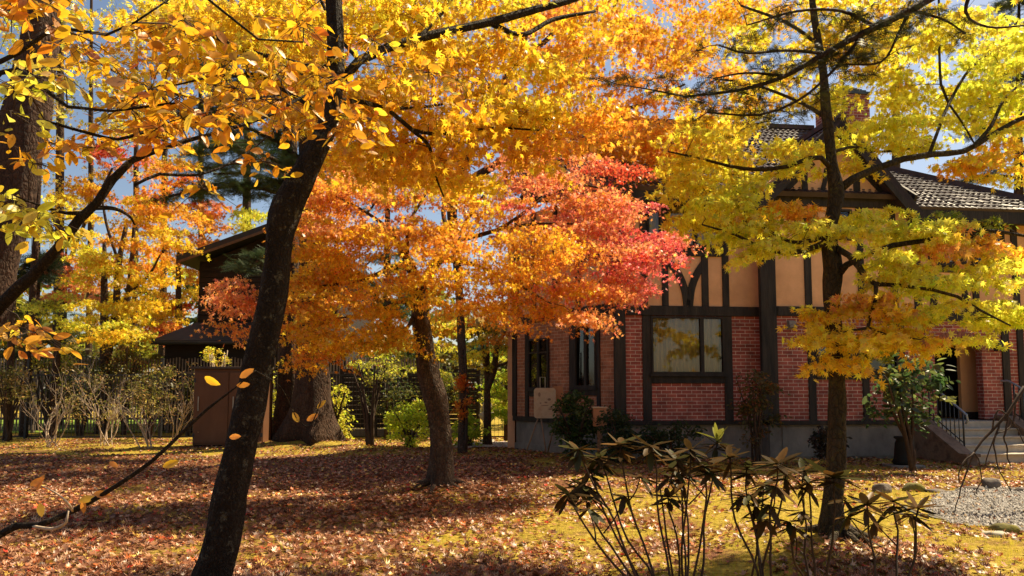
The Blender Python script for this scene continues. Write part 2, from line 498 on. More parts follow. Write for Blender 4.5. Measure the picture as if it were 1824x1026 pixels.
def leaf_mesh(name, mat, parent, P, S, Nrm, Yd, C, tpl, jit=0.06):
    """one mesh of leaves: positions P, sizes S, normals Nrm, tip directions Yd, colours C"""
    tv, tf = tpl
    n = len(P)
    Z = Nrm / (np.linalg.norm(Nrm, axis=1, keepdims=True) + 1e-9)
    Yv = Yd - Z * np.sum(Yd * Z, axis=1, keepdims=True)
    Yv /= (np.linalg.norm(Yv, axis=1, keepdims=True) + 1e-9)
    X = np.cross(Yv, Z)
    cu = RNG.uniform(0.2, 2.2, (n, 1, 1))
    loc = np.repeat(tv[None], n, 0)
    loc[:, :, 2:3] *= cu
    V = (loc[:, :, 0:1] * X[:, None, :] + loc[:, :, 1:2] * Yv[:, None, :] + loc[:, :, 2:3] * Z[:, None, :]) * S[:, None, None] + P[:, None, :]
    k = len(tv)
    me = bpy.data.meshes.new(name)
    me.vertices.add(n * k)
    me.vertices.foreach_set('co', V.reshape(-1))
    Fc = (tf[None] + (np.arange(n) * k)[:, None, None]).reshape(-1)
    nf = n * len(tf)
    me.loops.add(nf * 3)
    me.loops.foreach_set('vertex_index', Fc.astype(np.int32))
    me.polygons.add(nf)
    me.polygons.foreach_set('loop_start', (np.arange(nf) * 3).astype(np.int32))
    me.update(calc_edges=True)
    at_ = me.attributes.new('Col', 'FLOAT_COLOR', 'POINT')
    cc = np.ones((n * k, 4))
    cv = np.clip(C, 0.004, 0.97)
    vf = np.clip(1 + RNG.normal(0, .11, (n, k, 1)), .6, 1.3); vf[:, 0] *= .84
    cc[:, :3] = np.clip((np.repeat(cv[:, None], k, 1) * vf).reshape(-1, 3), .003, .98)
    at_.data.foreach_set('color', cc.reshape(-1))
    me.validate()
    return link(name, me, mat, parent)


def colours(pal, n):
    w = np.array([p[1] for p in pal], float); w /= w.sum()
    i = RNG.choice(len(pal), n, p=w)
    return np.array([p[0] for p in pal])[i]


def unit(n):
    v = RNG.normal(size=(n, 3))
    return v / np.linalg.norm(v, axis=1, keepdims=True)


YEL = (.97, .70, .05); GOLD = (.97, .56, .03); LEM = (.95, .80, .08); YG = (.84, .84, .08); GRN = (.26, .34, .025)
ORG = (.97, .39, .05); DORG = (.86, .29, .03); RED = (.68, .06, .03); PINK = (.92, .17, .19); SALM = (.96, .36, .14)
AMB = (.88, .46, .02); BRN = (.30, .14, .04); OLV = (.20, .19, .03); DGR = (.035, .06, .016); TAN = (.45, .30, .12)


# ------------------------------------------------------------------ trees
GAPS = [(1430, 226, 78, 32), (1533, 182, 38, 32), (1520, 336, 84, 32), (1412, 336, 44, 28), (1700, 345, 90, 34), (1590, 300, 40, 26), (1480, 290, 40, 18), (1235, 500, 70, 60), (1410, 500, 60, 48), (1408, 582, 36, 24), (1716, 650, 66, 46), (1692, 590, 46, 17)]


def in_gap(P):
    d = P - np.array([0, 0, CAM_Z])
    f = np.maximum(d @ np.array(list(FWD)), .1)
    X = 912 + F * d[:, 0] / f; Y_ = PP_Y - F * (d @ np.array(list(UPV))) / f
    m = np.zeros(len(P), bool)
    for (cx, cy, rx, ry) in GAPS:
        q = ((X - cx) / rx) ** 2 + ((Y_ - cy) / ry) ** 2
        m |= q < RNG.uniform(.55, 1.15, len(P))
    return m & (RNG.random(len(P)) < .9)


class Tree:
    def __init__(self, name, label, cat, base, group=None, bark='bark_dark', seed=1):
        self.root = thing(name, label, cat, base, 0, group)
        self.base = Vector(base)
        self.bark = M[bark]
        self.nodes = []          # skeleton points sprays may hang on (x,y,z,r)
        self.P = []; self.S = []; self.Nn = []; self.Yd = []; self.C = []
        self.tw = MB()
        self.seed = seed
        self.gaps = False

    def limb(self, pts, name='limb', n=8, jit=0.12, step=0.18, wig=0.0, flare=None, mat=None):
        tot = sum(math.dist(p[:3], q[:3]) for p, q in zip(pts[:-1], pts[1:]))
        sp = smooth_path(pts, max(.012, min(step, tot / 14)))
        if wig:
            for i, p in enumerate(sp):
                if 0 < i < len(sp) - 1:
                    q = Vector((i * 0.37 + self.seed * 9.1, self.seed * 3.3, len(self.nodes) * 0.11))
                    p[0] += wig * mnoise.noise(q); p[1] += wig * mnoise.noise(q + Vector((9, 0, 0))); p[2] += wig * mnoise.noise(q + Vector((0, 9, 0)))
        lob = [1.6 * flare * math.exp(-max(0, p[2] - sp[0][2] - 0.1) / (2.2 * sp[0][3] * 0.5 + 0.04)) for p in sp] if flare else None
        b = self.base
        mb = MB()
        mb.tube([Vector(p[:3]) - b for p in sp], [max(p[3], 0.002) for p in sp], n, jit, self.seed + len(self.nodes), lob=lob)
        mb.build(name, mat or self.bark, self.root)
        self.nodes += [list(p) for p in sp]
        return sp

    def sprays(self, tiers, rs, leaves, size, flat=0.28, tilt=0.55, droop=0.25, twigs=True, jitter=0.16, dens=1.0, tw=5):
        cent = []
        for (px, py, Y, rx, ry, dY, n, pal) in tiers:
            for _ in range(max(1, int(round(n * dens)))):
                a = random.uniform(0, 2 * math.pi); q = math.sqrt(random.random())
                p = at(px + rx * q * math.cos(a), py + ry * q * math.sin(a), max(2.2, Y + random.uniform(-dY, dY)))
                cent.append((p, pal))
        self.put(cent, rs, leaves, size, flat, tilt, droop, twigs, jitter, tw)

    def put(self, cent, rs, leaves, size, flat=0.28, tilt=0.55, droop=0.25, twigs=True, jitter=0.16, tw=5):
        nd = np.array(self.nodes)[:, :3] if self.nodes else np.array([[*self.base]])
        nr = np.array(self.nodes)[:, 3] if self.nodes else np.array([0.05])
        C0 = np.array([list(c[0]) for c in cent])
        order = np.argsort([np.min(np.linalg.norm(nd - c, axis=1)) for c in C0])
        for oi in order:
            c = C0[oi]; pal = cent[oi][1]
            d = np.linalg.norm(nd - c, axis=1) + 0.6 * np.maximum(0, nd[:, 2] - c[2])
            j = int(np.argmin(d)); a = nd[j]
            L = np.linalg.norm(a - c)
            r1 = min(max(0.003 + 0.006 * L, 0.004), nr[j] * 0.7 + 0.001)
            if twigs and L > 0.05:
                mid = (a + c) * 0.5 + np.array([random.uniform(-.12, .12), random.uniform(-.12, .12), random.uniform(-.02, .16)]) * L
                sp = smooth_path([[*a, r1], [*mid, r1 * 0.75], [*c, r1 * 0.5]], max(0.12, L / 6))
                self.tw.tube([Vector(p[:3]) - self.base for p in sp], [p[3] for p in sp], 5, 0, 0, cap=False)
                add = np.array([p[:3] for p in sp[1:]]); nd = np.vstack([nd, add]); nr = np.concatenate([nr, [p[3] for p in sp[1:]]])
            r = rs * random.uniform(0.7, 1.3)
            n = max(4, int(leaves * (r / rs) ** 2 * random.uniform(0.8, 1.2)))
            th = RNG.uniform(0, 2 * np.pi, n); q = np.sqrt(RNG.uniform(0.01, 1, n))
            # lobed outline, so a spray is not a disc
            ph = RNG.uniform(0, 6.28); q *= 0.72 + 0.28 * np.sin(3 * th + ph) + 0.12 * np.sin(7 * th + 2 * ph)
            tx, ty = random.uniform(-.25, .25), random.uniform(-.25, .25)
            x = r * q * np.cos(th); y = r * q * np.sin(th)
            z = tx * x + ty * y - droop * r * q ** 2 + RNG.normal(0, flat * 0.28 * r, n)
            P = np.stack([x, y, z], 1) + c
            out = np.stack([np.cos(th), np.sin(th), np.zeros(n) - 0.35], 1) + 0.5 * unit(n)
            nn = np.array([[tx * -1, ty * -1, 1.0]]) * (1 - tilt) + unit(n) * tilt * 1.25
            nn[:, 2] = np.abs(nn[:, 2])
            base = colours(pal, 1)[0] * 0.55 + colours(pal, n) * 0.45
            j_ = RNG.normal(0, jitter, (n, 1)); j2 = RNG.normal(0, jitter * 0.5, (n, 3))
            k_ = ~in_gap(P) if self.gaps else np.ones(n, bool)
            self.P.append(P[k_]); self.S.append((size * RNG.uniform(0.6, 1.25, n))[k_]); self.Nn.append(nn[k_]); self.Yd.append(out[k_])
            self.C.append((base * np.clip(1 + j_ + j2, 0.4, 1.5))[k_])
            if twigs:
                for k in range(min(tw, n)):
                    i = random.randrange(n) if tw < n else k
                    e = P[i]
                    m_ = (c + e) / 2 + np.array([0, 0, 0.05 * r])
                    self.tw.tube([Vector(c) - self.base, Vector(m_) - self.base, Vector(e) - self.base], [r1 * 0.5, r1 * 0.35 + .0006, 0.0012], 4, 0, 0, cap=False)

    def finish(self, tpl=T_STAR5, mat='leaf', crown='crown', twig_mat='twig'):
        if self.P:
            b = np.array(list(self.base))
            leaf_mesh(crown, M[mat], self.root, np.vstack(self.P) - b, np.concatenate(self.S), np.vstack(self.Nn), np.vstack(self.Yd), np.vstack(self.C), tpl)
        if self.tw.v:
            o = self.tw.build('twig', M[twig_mat], self.root)
            o['kind'] = 'stuff'
        return self.root

# ------------------------------------------------------------------ world and sun
SUN_AZ, SUN_EL = R(54), R(52)
w = bpy.data.worlds.new('World'); sc.world = w; w.use_nodes = True
nt = w.node_tree; nt.nodes.clear()
sky = nt.nodes.new('ShaderNodeTexSky'); sky.sky_type = 'NISHITA'; sky.sun_disc = False
sky.sun_elevation = SUN_EL; sky.sun_rotation = SUN_AZ; sky.air_density = 1.0; sky.dust_density = 1.0; sky.ozone_density = 1.0
bg = nt.nodes.new('ShaderNodeBackground'); bg.inputs['Strength'].default_value = 0.13
wo = nt.nodes.new('ShaderNodeOutputWorld')
wb = nt.nodes.new('ShaderNodeMix'); wb.data_type = 'RGBA'; wb.blend_type = 'MULTIPLY'; wb.inputs[0].default_value = 1.0
wb.inputs[7].default_value = (1.07, 1.0, 0.94, 1)
nt.links.new(sky.outputs[0], wb.inputs[6]); nt.links.new(wb.outputs[2], bg.inputs['Color']); nt.links.new(bg.outputs[0], wo.inputs['Surface'])
sd = bpy.data.lights.new('sun', 'SUN'); sd.energy = 5.0; sd.angle = R(0.53); sd.color = (2.0, 1.66, 1.10)
so = bpy.data.objects.new('sun', sd); COL.objects.link(so)
SUN = Vector((math.sin(SUN_AZ) * math.cos(SUN_EL), math.cos(SUN_AZ) * math.cos(SUN_EL), math.sin(SUN_EL)))
so.rotation_euler = SUN.to_track_quat('Z', 'Y').to_euler()
so.location = (10, 10, 20)
sc.view_settings.view_transform = 'Standard'; sc.view_settings.look = 'None'
sc.view_settings.exposure = 0; sc.view_settings.gamma = 1
try:
    sc.cycles.max_bounces = 11; sc.cycles.diffuse_bounces = 8; sc.cycles.transparent_max_bounces = 8
    sc.cycles.caustics_reflective = False; sc.cycles.caustics_refractive = False
    sc.cycles.sample_clamp_indirect = 10
except Exception:
    pass

# ------------------------------------------------------------------ ground
def axis(lo, hi, d0, d1, far):
    a = list(np.arange(lo, hi + 1e-6, d0))
    x = hi; s = d0
    while x < far:
        s *= 1.35; x += s; a.append(x)
    x = lo; s = d0; pre = []
    while x > -far:
        s *= 1.35; x -= s; pre.append(x)
    return pre[::-1] + a


xs = axis(-14, 14, 0.25, 1, 420)
ys = [y for y in axis(-2, 26, 0.25, 1, 420) if y > -60]
gv = [(x, y, gz(x, y)) for y in ys for x in xs]
W_ = len(xs)
gf = [(j * W_ + i, j * W_ + i + 1, (j + 1) * W_ + i + 1, (j + 1) * W_ + i) for j in range(len(ys) - 1) for i in range(W_ - 1)]
mb = MB(); mb.add(gv, gf, None, True)
tag(mb.build('ground', M['ground']), kind='structure')


def patch(name, poly_px, mat, lift=0.012, step=0.3):
    """sheet on the ground bounded by points given on the ground"""
    pts = [p if isinstance(p, Vector) else ground_at(*p) for p in poly_px]
    x0, x1 = min(p.x for p in pts), max(p.x for p in pts); y0, y1 = min(p.y for p in pts), max(p.y for p in pts)

    def inside(x, y):
        c = False
        for i in range(len(pts)):
            a, b = pts[i], pts[i - 1]
            if (a.y > y) != (b.y > y) and x < (b.x - a.x) * (y - a.y) / (b.y - a.y) + a.x: c = not c
        return c
    nx, ny = int((x1 - x0) / step) + 2, int((y1 - y0) / step) + 2
    mb = MB(); idx = {}
    vs = []; fs = []

    def vid(i, j):
        if (i, j) not in idx:
            x, y = x0 + i * step, y0 + j * step
            x += 0.12 * mnoise.noise(Vector((x * 2, y * 2, 1))); y += 0.12 * mnoise.noise(Vector((x * 2, y * 2, 7)))
            idx[(i, j)] = len(vs); vs.append((x, y, gz(x, y) + lift))
        return idx[(i, j)]
    for j in range(ny):
        for i in range(nx):
            if inside(x0 + (i + .5) * step, y0 + (j + .5) * step):
                fs.append((vid(i, j), vid(i + 1, j), vid(i + 1, j + 1), vid(i, j + 1)))
    mb.add(vs, fs, None, True)
    return tag(mb.build(name, mat), kind='structure'), inside


_, in_gravel = patch('gravel_path', [(1652, 912), (1668, 882), (1720, 871), (1824, 872), (2300, 880), (2300, 975), (1850, 955), (1760, 942), (1690, 935)], M['gravel'], 0.014, 0.11)
patch('stone_path', [(806, 799), (935, 797), (935, 789), (815, 790)], M['flag'], 0.03, 0.15)
patch('lawn', [(-60, 772), (330, 772), (330, 745), (-60, 745)], M['lawn'], 0.03, 0.5)

# ------------------------------------------------------------------ house
ANG = R(6.8)
P0 = Vector((2.43, 15.85, 0))


class Frame:
    """a wall line: origin, direction along the wall (s), depth behind it (d), height z; local() gives house-local points"""
    def __init__(self, o, ang):
        self.o = Vector((o[0], o[1], 0)); self.a = ang
        self.s = Vector((math.cos(ang), math.sin(ang), 0)); self.d = Vector((-math.sin(ang), math.cos(ang), 0))

    def world(self, s, d, z):
        p = self.o + self.s * s + self.d * d
        return Vector((p.x, p.y, z))

    def local(self, s, d, z):
        p = self.world(s, d, z) - P0
        c, s_ = math.cos(-ANG), math.sin(-ANG)
        return (p.x * c - p.y * s_, p.x * s_ + p.y * c, z)

    def hit(self, px, py, d=0.0):
        r = ray(px, py)
        o = Vector((0, 0, CAM_Z)) - self.o
        t = (d - o.dot(self.d)) / r.dot(self.d)
        p = o + r * t
        return p.dot(self.s), p.z

    def u(self, px, d=0.0, py=690): return self.hit(px, py, d)[0]
    def z(self, px, py, d=0.0): return self.hit(px, py, d)[1]


FA = Frame(P0, ANG)
house = thing('half_timbered_house', 'brick and ochre plaster half-timbered house with dark beams and tiled roof on the right', 'house', P0, ANG)
ZF = FA.z(1250, 749)           # top of the foundation
ZB0, ZB1 = FA.z(1250, 563), FA.z(1250, 546)
DB = -0.35                      # the middle section stands forward by this much
uA = FA.u(1357); uB = FA.u(1640, DB); uEnd = 10.2
PROUD = 0.035


def hb(name, mat, fr, *boxes, bevel=0.0):
    mb = MB()
    for b in boxes: mb.box(*b, fr=fr)
    return mb.build(name, mat, house, bevel=bevel)


def post(fr, x0, x1, d, z0, z1, name='timber_post', pr=PROUD, py=690):
    s0, s1 = fr.u(x0, d, py), fr.u(x1, d, py)
    hb(name, M['timber'], fr, (s0, s1, d - pr, d + 0.05, z0, z1), bevel=0.006)


def beam(fr, s0, s1, d, z0, z1, name='timber_beam', pr=PROUD + 0.02):
    hb(name, M['timber'], fr, (s0, s1, d - pr, d + 0.05, z0, z1), bevel=0.006)


def window_unit(fr, x0, x1, y0, y1, d, mull=(), curtain=True, bars=(), glass='glass', pxf=690, sill=True):
    """a real opening: frame, panes, curtain and a dark room behind"""
    s0, s1 = fr.u(x0, d, pxf), fr.u(x1, d, pxf)
    xm = 0.5 * (x0 + x1)
    z1, z0 = fr.z(xm, y0, d), fr.z(xm, y1, d)
    t = 0.045
    mb = MB()
    mb.box(s0, s1, d - 0.06, d + 0.03, z1 - t, z1, fr).box(s0, s1, d - 0.06, d + 0.03, z0, z0 + t, fr)
    mb.box(s0, s0 + t, d - 0.058, d + 0.03, z0 + t, z1 - t, fr).box(s1 - t, s1, d - 0.058, d + 0.03, z0 + t, z1 - t, fr)
    for m in mull:
        sm = fr.u(m, d, pxf)
        mb.box(sm - 0.04, sm + 0.04, d - 0.055, d + 0.02, z0 + t, z1 - t, fr)
    for f in bars:
        zb = z0 + (z1 - z0) * f
        mb.box(s0 + t, s1 - t, d - 0.05, d + 0.015, zb - 0.018, zb + 0.018, fr)
    wn = mb.build('window', M['timber'], house)
    g = MB(); g.box(s0 + 0.01, s1 - 0.01, d - 0.012, d - 0.006, z0 + 0.01, z1 - 0.01, fr)
    g.build('pane', M[glass], wn)
    if curtain:
        vs = []; fs = []; nn = max(12, int((s1 - s0) * 90))
        for i in range(nn + 1):
            s = s0 + (s1 - s0) * i / nn
            dd = d + 0.10 + 0.035 * math.sin(s * 52 + 1.4 * math.sin(s * 7)) + 0.012 * math.sin(s * 23 + 1)
            vs += [fr.local(s, dd, z0), fr.local(s, dd + 0.01, z1)]
        for i in range(nn): fs.append((2 * i, 2 * i + 2, 2 * i + 3, 2 * i + 1))
        c = MB(); c.add(vs, fs, None, True); c.build('curtain', M['curtain'], wn)
    if sill:
        hb('window_sill', M['timber'], fr, (s0 - 0.04, s1 + 0.04, d - 0.09, d + 0.04, z0 - 0.055, z0))
    return s0, s1, z0, z1


def wall_open(name, mat, fr, s0, s1, d, z0, z1, holes, th=0.2):
    """wall slab with rectangular openings (ss0, ss1, zz0, zz1), cut into butting blocks"""
    mb = MB()
    cuts = sorted({s0, s1, *[h[0] for h in holes], *[h[1] for h in holes]})
    for a, b in zip(cuts[:-1], cuts[1:]):
        m = 0.5 * (a + b)
        hs = sorted([(h[2], h[3]) for h in holes if h[0] < m < h[1]])
        z = z0
        for (h0, h1) in hs:
            if h0 > z + 1e-4: mb.box(a, b, d, d + th, z, h0, fr)
            z = h1
        if z < z1 - 1e-4: mb.box(a, b, d, d + th, z, z1, fr)
    return mb.build(name, mat, house)


# foundation and the sill beam on it
hb('foundation', M['concrete'], FA, (-0.06, uA, 0.03, 0.3, -0.3, ZF - 0.09), (uA, uB, DB + 0.03, 0.3, -0.3, ZF - 0.09), (uB, FA.u(1668), 0.03, 0.3, -0.3, ZF - 0.09))
hb('foundation_recess', M['concrete'], FA, (FA.u(1392, DB), FA.u(1475, DB), DB + 0.005, DB + 0.029, 0.06, ZF - 0.13), (FA.u(1505, DB), FA.u(1600, DB), DB + 0.005, DB + 0.029, 0.06, ZF - 0.13))
beam(FA, -0.08, uA, 0, ZF - 0.09, ZF)
beam(FA, uA - 0.02, uB, DB, ZF - 0.09, ZF)
beam(FA, uB, FA.u(1668), 0, ZF - 0.09, ZF)

# section A, ground floor: brick with the curtained window
wA = window_unit(FA, 1160, 1291, 564, 666, 0.0, mull=(1251,))
wall_open('brick_wall', M['brick'], FA, 0.0, uA, 0.0, ZF, ZB0, [wA])
post(FA, 1145, 1160.5, 0, ZF, ZB0)
post(FA, 1290.5, 1305, 0, ZF, ZB0)
beam(FA, FA.u(1161), FA.u(1290), 0, FA.z(1220, 683), wA[2] - 0.056, pr=PROUD)
hb('corner_post', M['timber'], FA, (FA.u(1095), 0.0, -0.05, 0.2, ZF, FA.z(1105, 350)), bevel=0.008)
post(FA, 1357, 1385, DB, ZF, FA.z(1370, 340, DB), 'corner_post', pr=0.06)
hb('plaster_return', M['plaster'], FA, (uA, uA + 0.04, DB + 0.05, 0.0, ZF, FA.z(1370, 342, DB)))
# main beams between the storeys
beam(FA, 0.0, uA, 0, ZB0, ZB1)
beam(FA, FA.u(1386, DB), uB, DB, FA.z(1400, 563, DB), FA.z(1400, 546, DB))
beam(FA, uB, uEnd, 0, FA.z(1700, 572), FA.z(1700, 555))
# section A, upper floor
ZT = FA.z(1250, 338)
wAu = window_unit(FA, 1194, 1290, 352, 440, 0.0, mull=(1243,))
wAl = window_unit(FA, 1156, 1182, 352, 432, 0.0)
wall_open('plaster_wall', M['plaster'], FA, 0.0, uA, 0.0, ZB1, ZT, [wAu, wAl])
zub0, zub1 = FA.z(1250, 457), wAu[2] - 0.056
beam(FA, FA.u(1182), FA.u(1290, 0), 0, zub0, zub1)
for a, b, za in ((1143, 1155.5, ZT), (1181.5, 1193, ZT), (1253, 1265, zub0), (1290.3, 1302, ZT)):
    post(FA, a, b, 0, ZB1, za)


def brace(fr, pts, wpx, d, name='curved_brace'):
    """curved timber between pixels on the wall"""
    P_ = [fr.hit(x, y, d) for (x, y) in pts]
    sp = smooth_path([[s, z, 0] for s, z in P_], 0.06)
    hw = wpx * 16.0 / F / 2
    vs = []; fs = []
    for i, p in enumerate(sp):
        a = sp[max(i - 1, 0)]; b = sp[min(i + 1, len(sp) - 1)]
        tx, tz = b[0] - a[0], b[1] - a[1]; L = math.hypot(tx, tz); nx, nz = -tz / L, tx / L
        for (o, dd) in ((-hw, d - 0.03), (hw, d - 0.03), (hw, d + 0.04), (-hw, d + 0.04)):
            vs.append(fr.local(p[0] + nx * o, dd, p[1] + nz * o))
    for i in range(len(sp) - 1):
        for k in range(4):
            fs.append((4 * i + k, 4 * i + (k + 1) % 4, 4 * i + 4 + (k + 1) % 4, 4 * i + 4 + k))
    fs += [(3, 2, 1, 0), tuple(4 * (len(sp) - 1) + k for k in range(4))]
    mb = MB(); mb.add(vs, fs); mb.build(name, M['timber'], house)


brace(FA, [(1193, 468), (1209, 490), (1219, 516), (1223.5, 545)], 13, 0)
brace(FA, [(1254, 468), (1240, 490), (1231, 516), (1227.5, 545)], 13, 0)

# section B (forward), ground floor
wB = window_unit(FA, 1453, 1600, 606, 661, DB, mull=(1526,), curtain=False, glass='glass_dark')
ZBb = FA.z(1400, 563, DB)
wall_open('brick_wall', M['brick'], FA, uA + 0.04, uB, DB, ZF, ZBb, [wB])
post(FA, 1440, 1453, DB, ZF, ZBb)
post(FA, 1600, 1613, DB, ZF, ZBb)
post(FA, 1536, 1548, DB, ZF, FA.z(1540, 676, DB))
beam(FA, FA.u(1453.5, DB), FA.u(1599.5, DB), DB, FA.z(1480, 676, DB), wB[2] - 0.056, pr=PROUD)
# section B, upper floor and gable
ZBt = FA.z(1400, 546, DB); ZG0, ZG1 = FA.z(1480, 369, DB), FA.z(1480, 349, DB)
wB2 = window_unit(FA, 1488, 1526, 374, 424, DB, curtain=False, glass='glass_dark')
wB3 = window_unit(FA, 1424, 1464, 374, 424, DB, mull=(1444,), curtain=False, glass='glass_dark')
wall_open('plaster_wall', M['plaster'], FA, uA + 0.04, uB, DB, ZBt, ZG0, [wB2, wB3])
for a, b in ((1432, 1444), (1478, 1488), (1527, 1538), (1585, 1597), (1626, 1639)):
    post(FA, a, b, DB, ZBt, ZG0 if a not in (1432,) else FA.z(1432, 428, DB), py=480)
beam(FA, uA + 0.02, uB, DB, ZG0, ZG1)
uP, zP = FA.hit(1480, 236, DB)
zE = ZG1
gl, gr = FA.u(1345, DB, 360), FA.u(1627, DB, 360)
gm = MB()
vs = [FA.local(s, d, z) for d in (DB, DB + 0.2) for (s, z) in ((gl, zE), (gr, zE), (uP, zP))]
gm.add(vs, [(0, 1, 2), (5, 4, 3), (0, 3, 4, 1), (1, 4, 5, 2), (2, 5, 3, 0)])
gm.build('gable_wall', M['plaster'], house)


def gz_at(s): return zE + (zP - zE) * (1 - abs(s - uP) / (uP - gl if s < uP else gr - uP))


for a, b in ((1428, 1438), (1476, 1486), (1520, 1531)):
    s0, s1 = FA.u(a, DB, 340), FA.u(b, DB, 340)
    hb('timber_post', M['timber'], FA, (s0, s1, DB - PROUD, DB + 0.03, zE, min(gz_at(s0), gz_at(s1)) - 0.05))
brace(FA, [(1392, 346), (1420, 318), (1448, 290)], 10, DB, 'raking_timber')
brace(FA, [(1574, 346), (1548, 318), (1520, 290)], 10, DB, 'raking_timber')
brace(FA, [(1462, 346), (1468, 326), (1472, 300)], 8, DB, 'raking_timber')

# ---- tiled roofs: stepped courses with round tile ribs, really modelled
def tiles(name, e0, e1, r0, r1, nrm_hint, course=0.27, rib=0.15):
    """roof plane from eave e0-e1 to ridge r0-r1 (house-local points)"""
    e0, e1, r0, r1 = map(Vector, (e0, e1, r0, r1))
    nrm = (e1 - e0).cross(r0 - e0)
    if nrm.length < 1e-6: nrm = (e1 - e0).cross(r1 - e0)
    nrm.normalize()
    if nrm.dot(Vector(nrm_hint)) < 0: nrm = -nrm
    L = max((e1 - e0).length, (r1 - r0).length); H = ((r0 + r1) / 2 - (e0 + e1) / 2).length
    nx = max(4, int(L / rib) * 4); nc = max(3, int(H / course))
    vs = []; fs = []
    row = 0
    for c in range(nc):
        for k, (t, lift) in enumerate(((c / nc, 0.045), ((c + 0.97) / nc, 0.012))):
            a = e0 + (r0 - e0) * t; b = e1 + (r1 - e1) * t
            wlen = (b - a).length
            for i in range(nx + 1):
                f = i / nx
                u = wlen * (f - 0.5) if wlen > 0.01 else 0
                h = lift + 0.018 * math.cos(2 * math.pi * u / rib) + 0.004 * mnoise.noise(Vector((u * 3, c * 1.7, 0)))
                vs.append(a + (b - a) * f + nrm * h)
            row += 1
    for r_ in range(row - 1):
        for i in range(nx):
            fs.append((r_ * (nx + 1) + i, r_ * (nx + 1) + i + 1, (r_ + 1) * (nx + 1) + i + 1, (r_ + 1) * (nx + 1) + i))
    b0 = len(vs)
    vs += [e0 - nrm * 0.06, e1 - nrm * 0.06, r1 - nrm * 0.06, r0 - nrm * 0.06]
    fs.append((b0 + 3, b0 + 2, b0 + 1, b0))
    for (i, j, a, b) in ((0, nx, b0, b0 + 1), ((row - 1) * (nx + 1), row * (nx + 1) - 1, b0 + 3, b0 + 2)):
        fs.append((i, j, b, a))
    fs.append((0, b0, b0 + 3, (row - 1) * (nx + 1))); fs.append((nx, (row * (nx + 1)) - 1, b0 + 2, b0 + 1))
    mb = MB(); mb.add(vs, fs)
    return mb.build(name, M['tile'], house)


def bar(name, a, b, w, h, mat='timber', down=Vector((0, 0, 1))):
    """rectangular timber from a to b (house-local)"""
    a, b = Vector(a), Vector(b)
    t = (b - a).normalized(); s = t.cross(down).normalized(); q = s.cross(t)
    vs = []
    for p in (a, b):
        for (i, j) in ((-1, -1), (1, -1), (1, 1), (-1, 1)):
            vs.append(p + s * (w / 2 * i) + q * (h / 2 * j))
    mb = MB(); mb.add(vs, [(0, 1, 2, 3), (7, 6, 5, 4), (0, 4, 5, 1), (1, 5, 6, 2), (2, 6, 7, 3), (3, 7, 4, 0)])
    return mb.build(name, M[mat], house)


uG = 6.2; zEv = 5.72; zR = 8.75; vR = 3.7; vB = 7.2; uLf = -2.3
# main roof
tiles('roof', (uLf, -0.55, zEv), (uG + 0.25, -0.55, zEv), (uLf, vR, zR), (uG + 0.25, vR, zR), (0, -1, 1))
tiles('roof', (uG + 0.25, vB, zEv), (uLf + 3.5, vB, zEv), (uG + 0.25, vR, zR), (uLf, vR, zR), (0, 1, 1))
bar('ridge_cap', (uLf - .05, vR, zR + .05), (uG + 0.3, vR, zR + .05), 0.22, 0.12, 'tile')
bar('barge_board', (uG + 0.22, -0.6, zEv - .08), (uG + 0.22, vR, zR - .08), 0.06, 0.26)
bar('barge_board', (uG + 0.22, vB + .05, zEv - .08), (uG + 0.22, vR, zR - .08), 0.06, 0.26)
bar('eave_fascia', (uLf, -0.5, zEv - .14), (gl - 0.3, -0.5, zEv - .14), 0.06, 0.22)
hb('eave_soffit', M['timber'], FA, (uLf, gl - 0.3, -0.46, 0.1, zEv - 0.2, zEv - 0.15))
for s_ in (uG,):
    gm = MB(); gm.add([(s_, 0.0, zEv), (s_, 6.6, zEv), (s_, vR, zR - 0.1)], [(0, 1, 2)]); gm.build('gable_wall', M['plaster'], house)
# forward gable roof
uL, uR = FA.u(1338, DB - .4, 372), FA.u(1640, DB - .4, 372)
zL = FA.z(1480, 378, DB - .4); zPk = zP + 0.17; dF = DB - 0.42
tiles('roof', (uL, dF, zL), (uL, 4.0, zL), (uP, dF, zPk), (uP, 4.0, zPk), (-1, 0, 1))
tiles('roof', (uR, 4.0, zL), (uR, dF, zL), (uP, 4.0, zPk), (uP, dF, zPk), (1, 0, 1))
bar('ridge_cap', (uP, dF - .05, zPk + .05), (uP, 4.0, zPk + .05), 0.2, 0.12, 'tile')
bar('barge_board', (uL - .05, dF + .03, zL - .12), (uP, dF + .03, zPk - .10), 0.06, 0.26)
bar('barge_board', (uR + .05, dF + .03, zL - .12), (uP, dF + .03, zPk - .10), 0.06, 0.26)
bar('eave_fascia', (uL + .02, dF, zL - .1), (uL + .02, 0.0, zL - .1), 0.05, 0.16)
bar('eave_fascia', (uR - .02, dF, zL - .1), (uR - .02, 0.0, zL - .1), 0.05, 0.16)
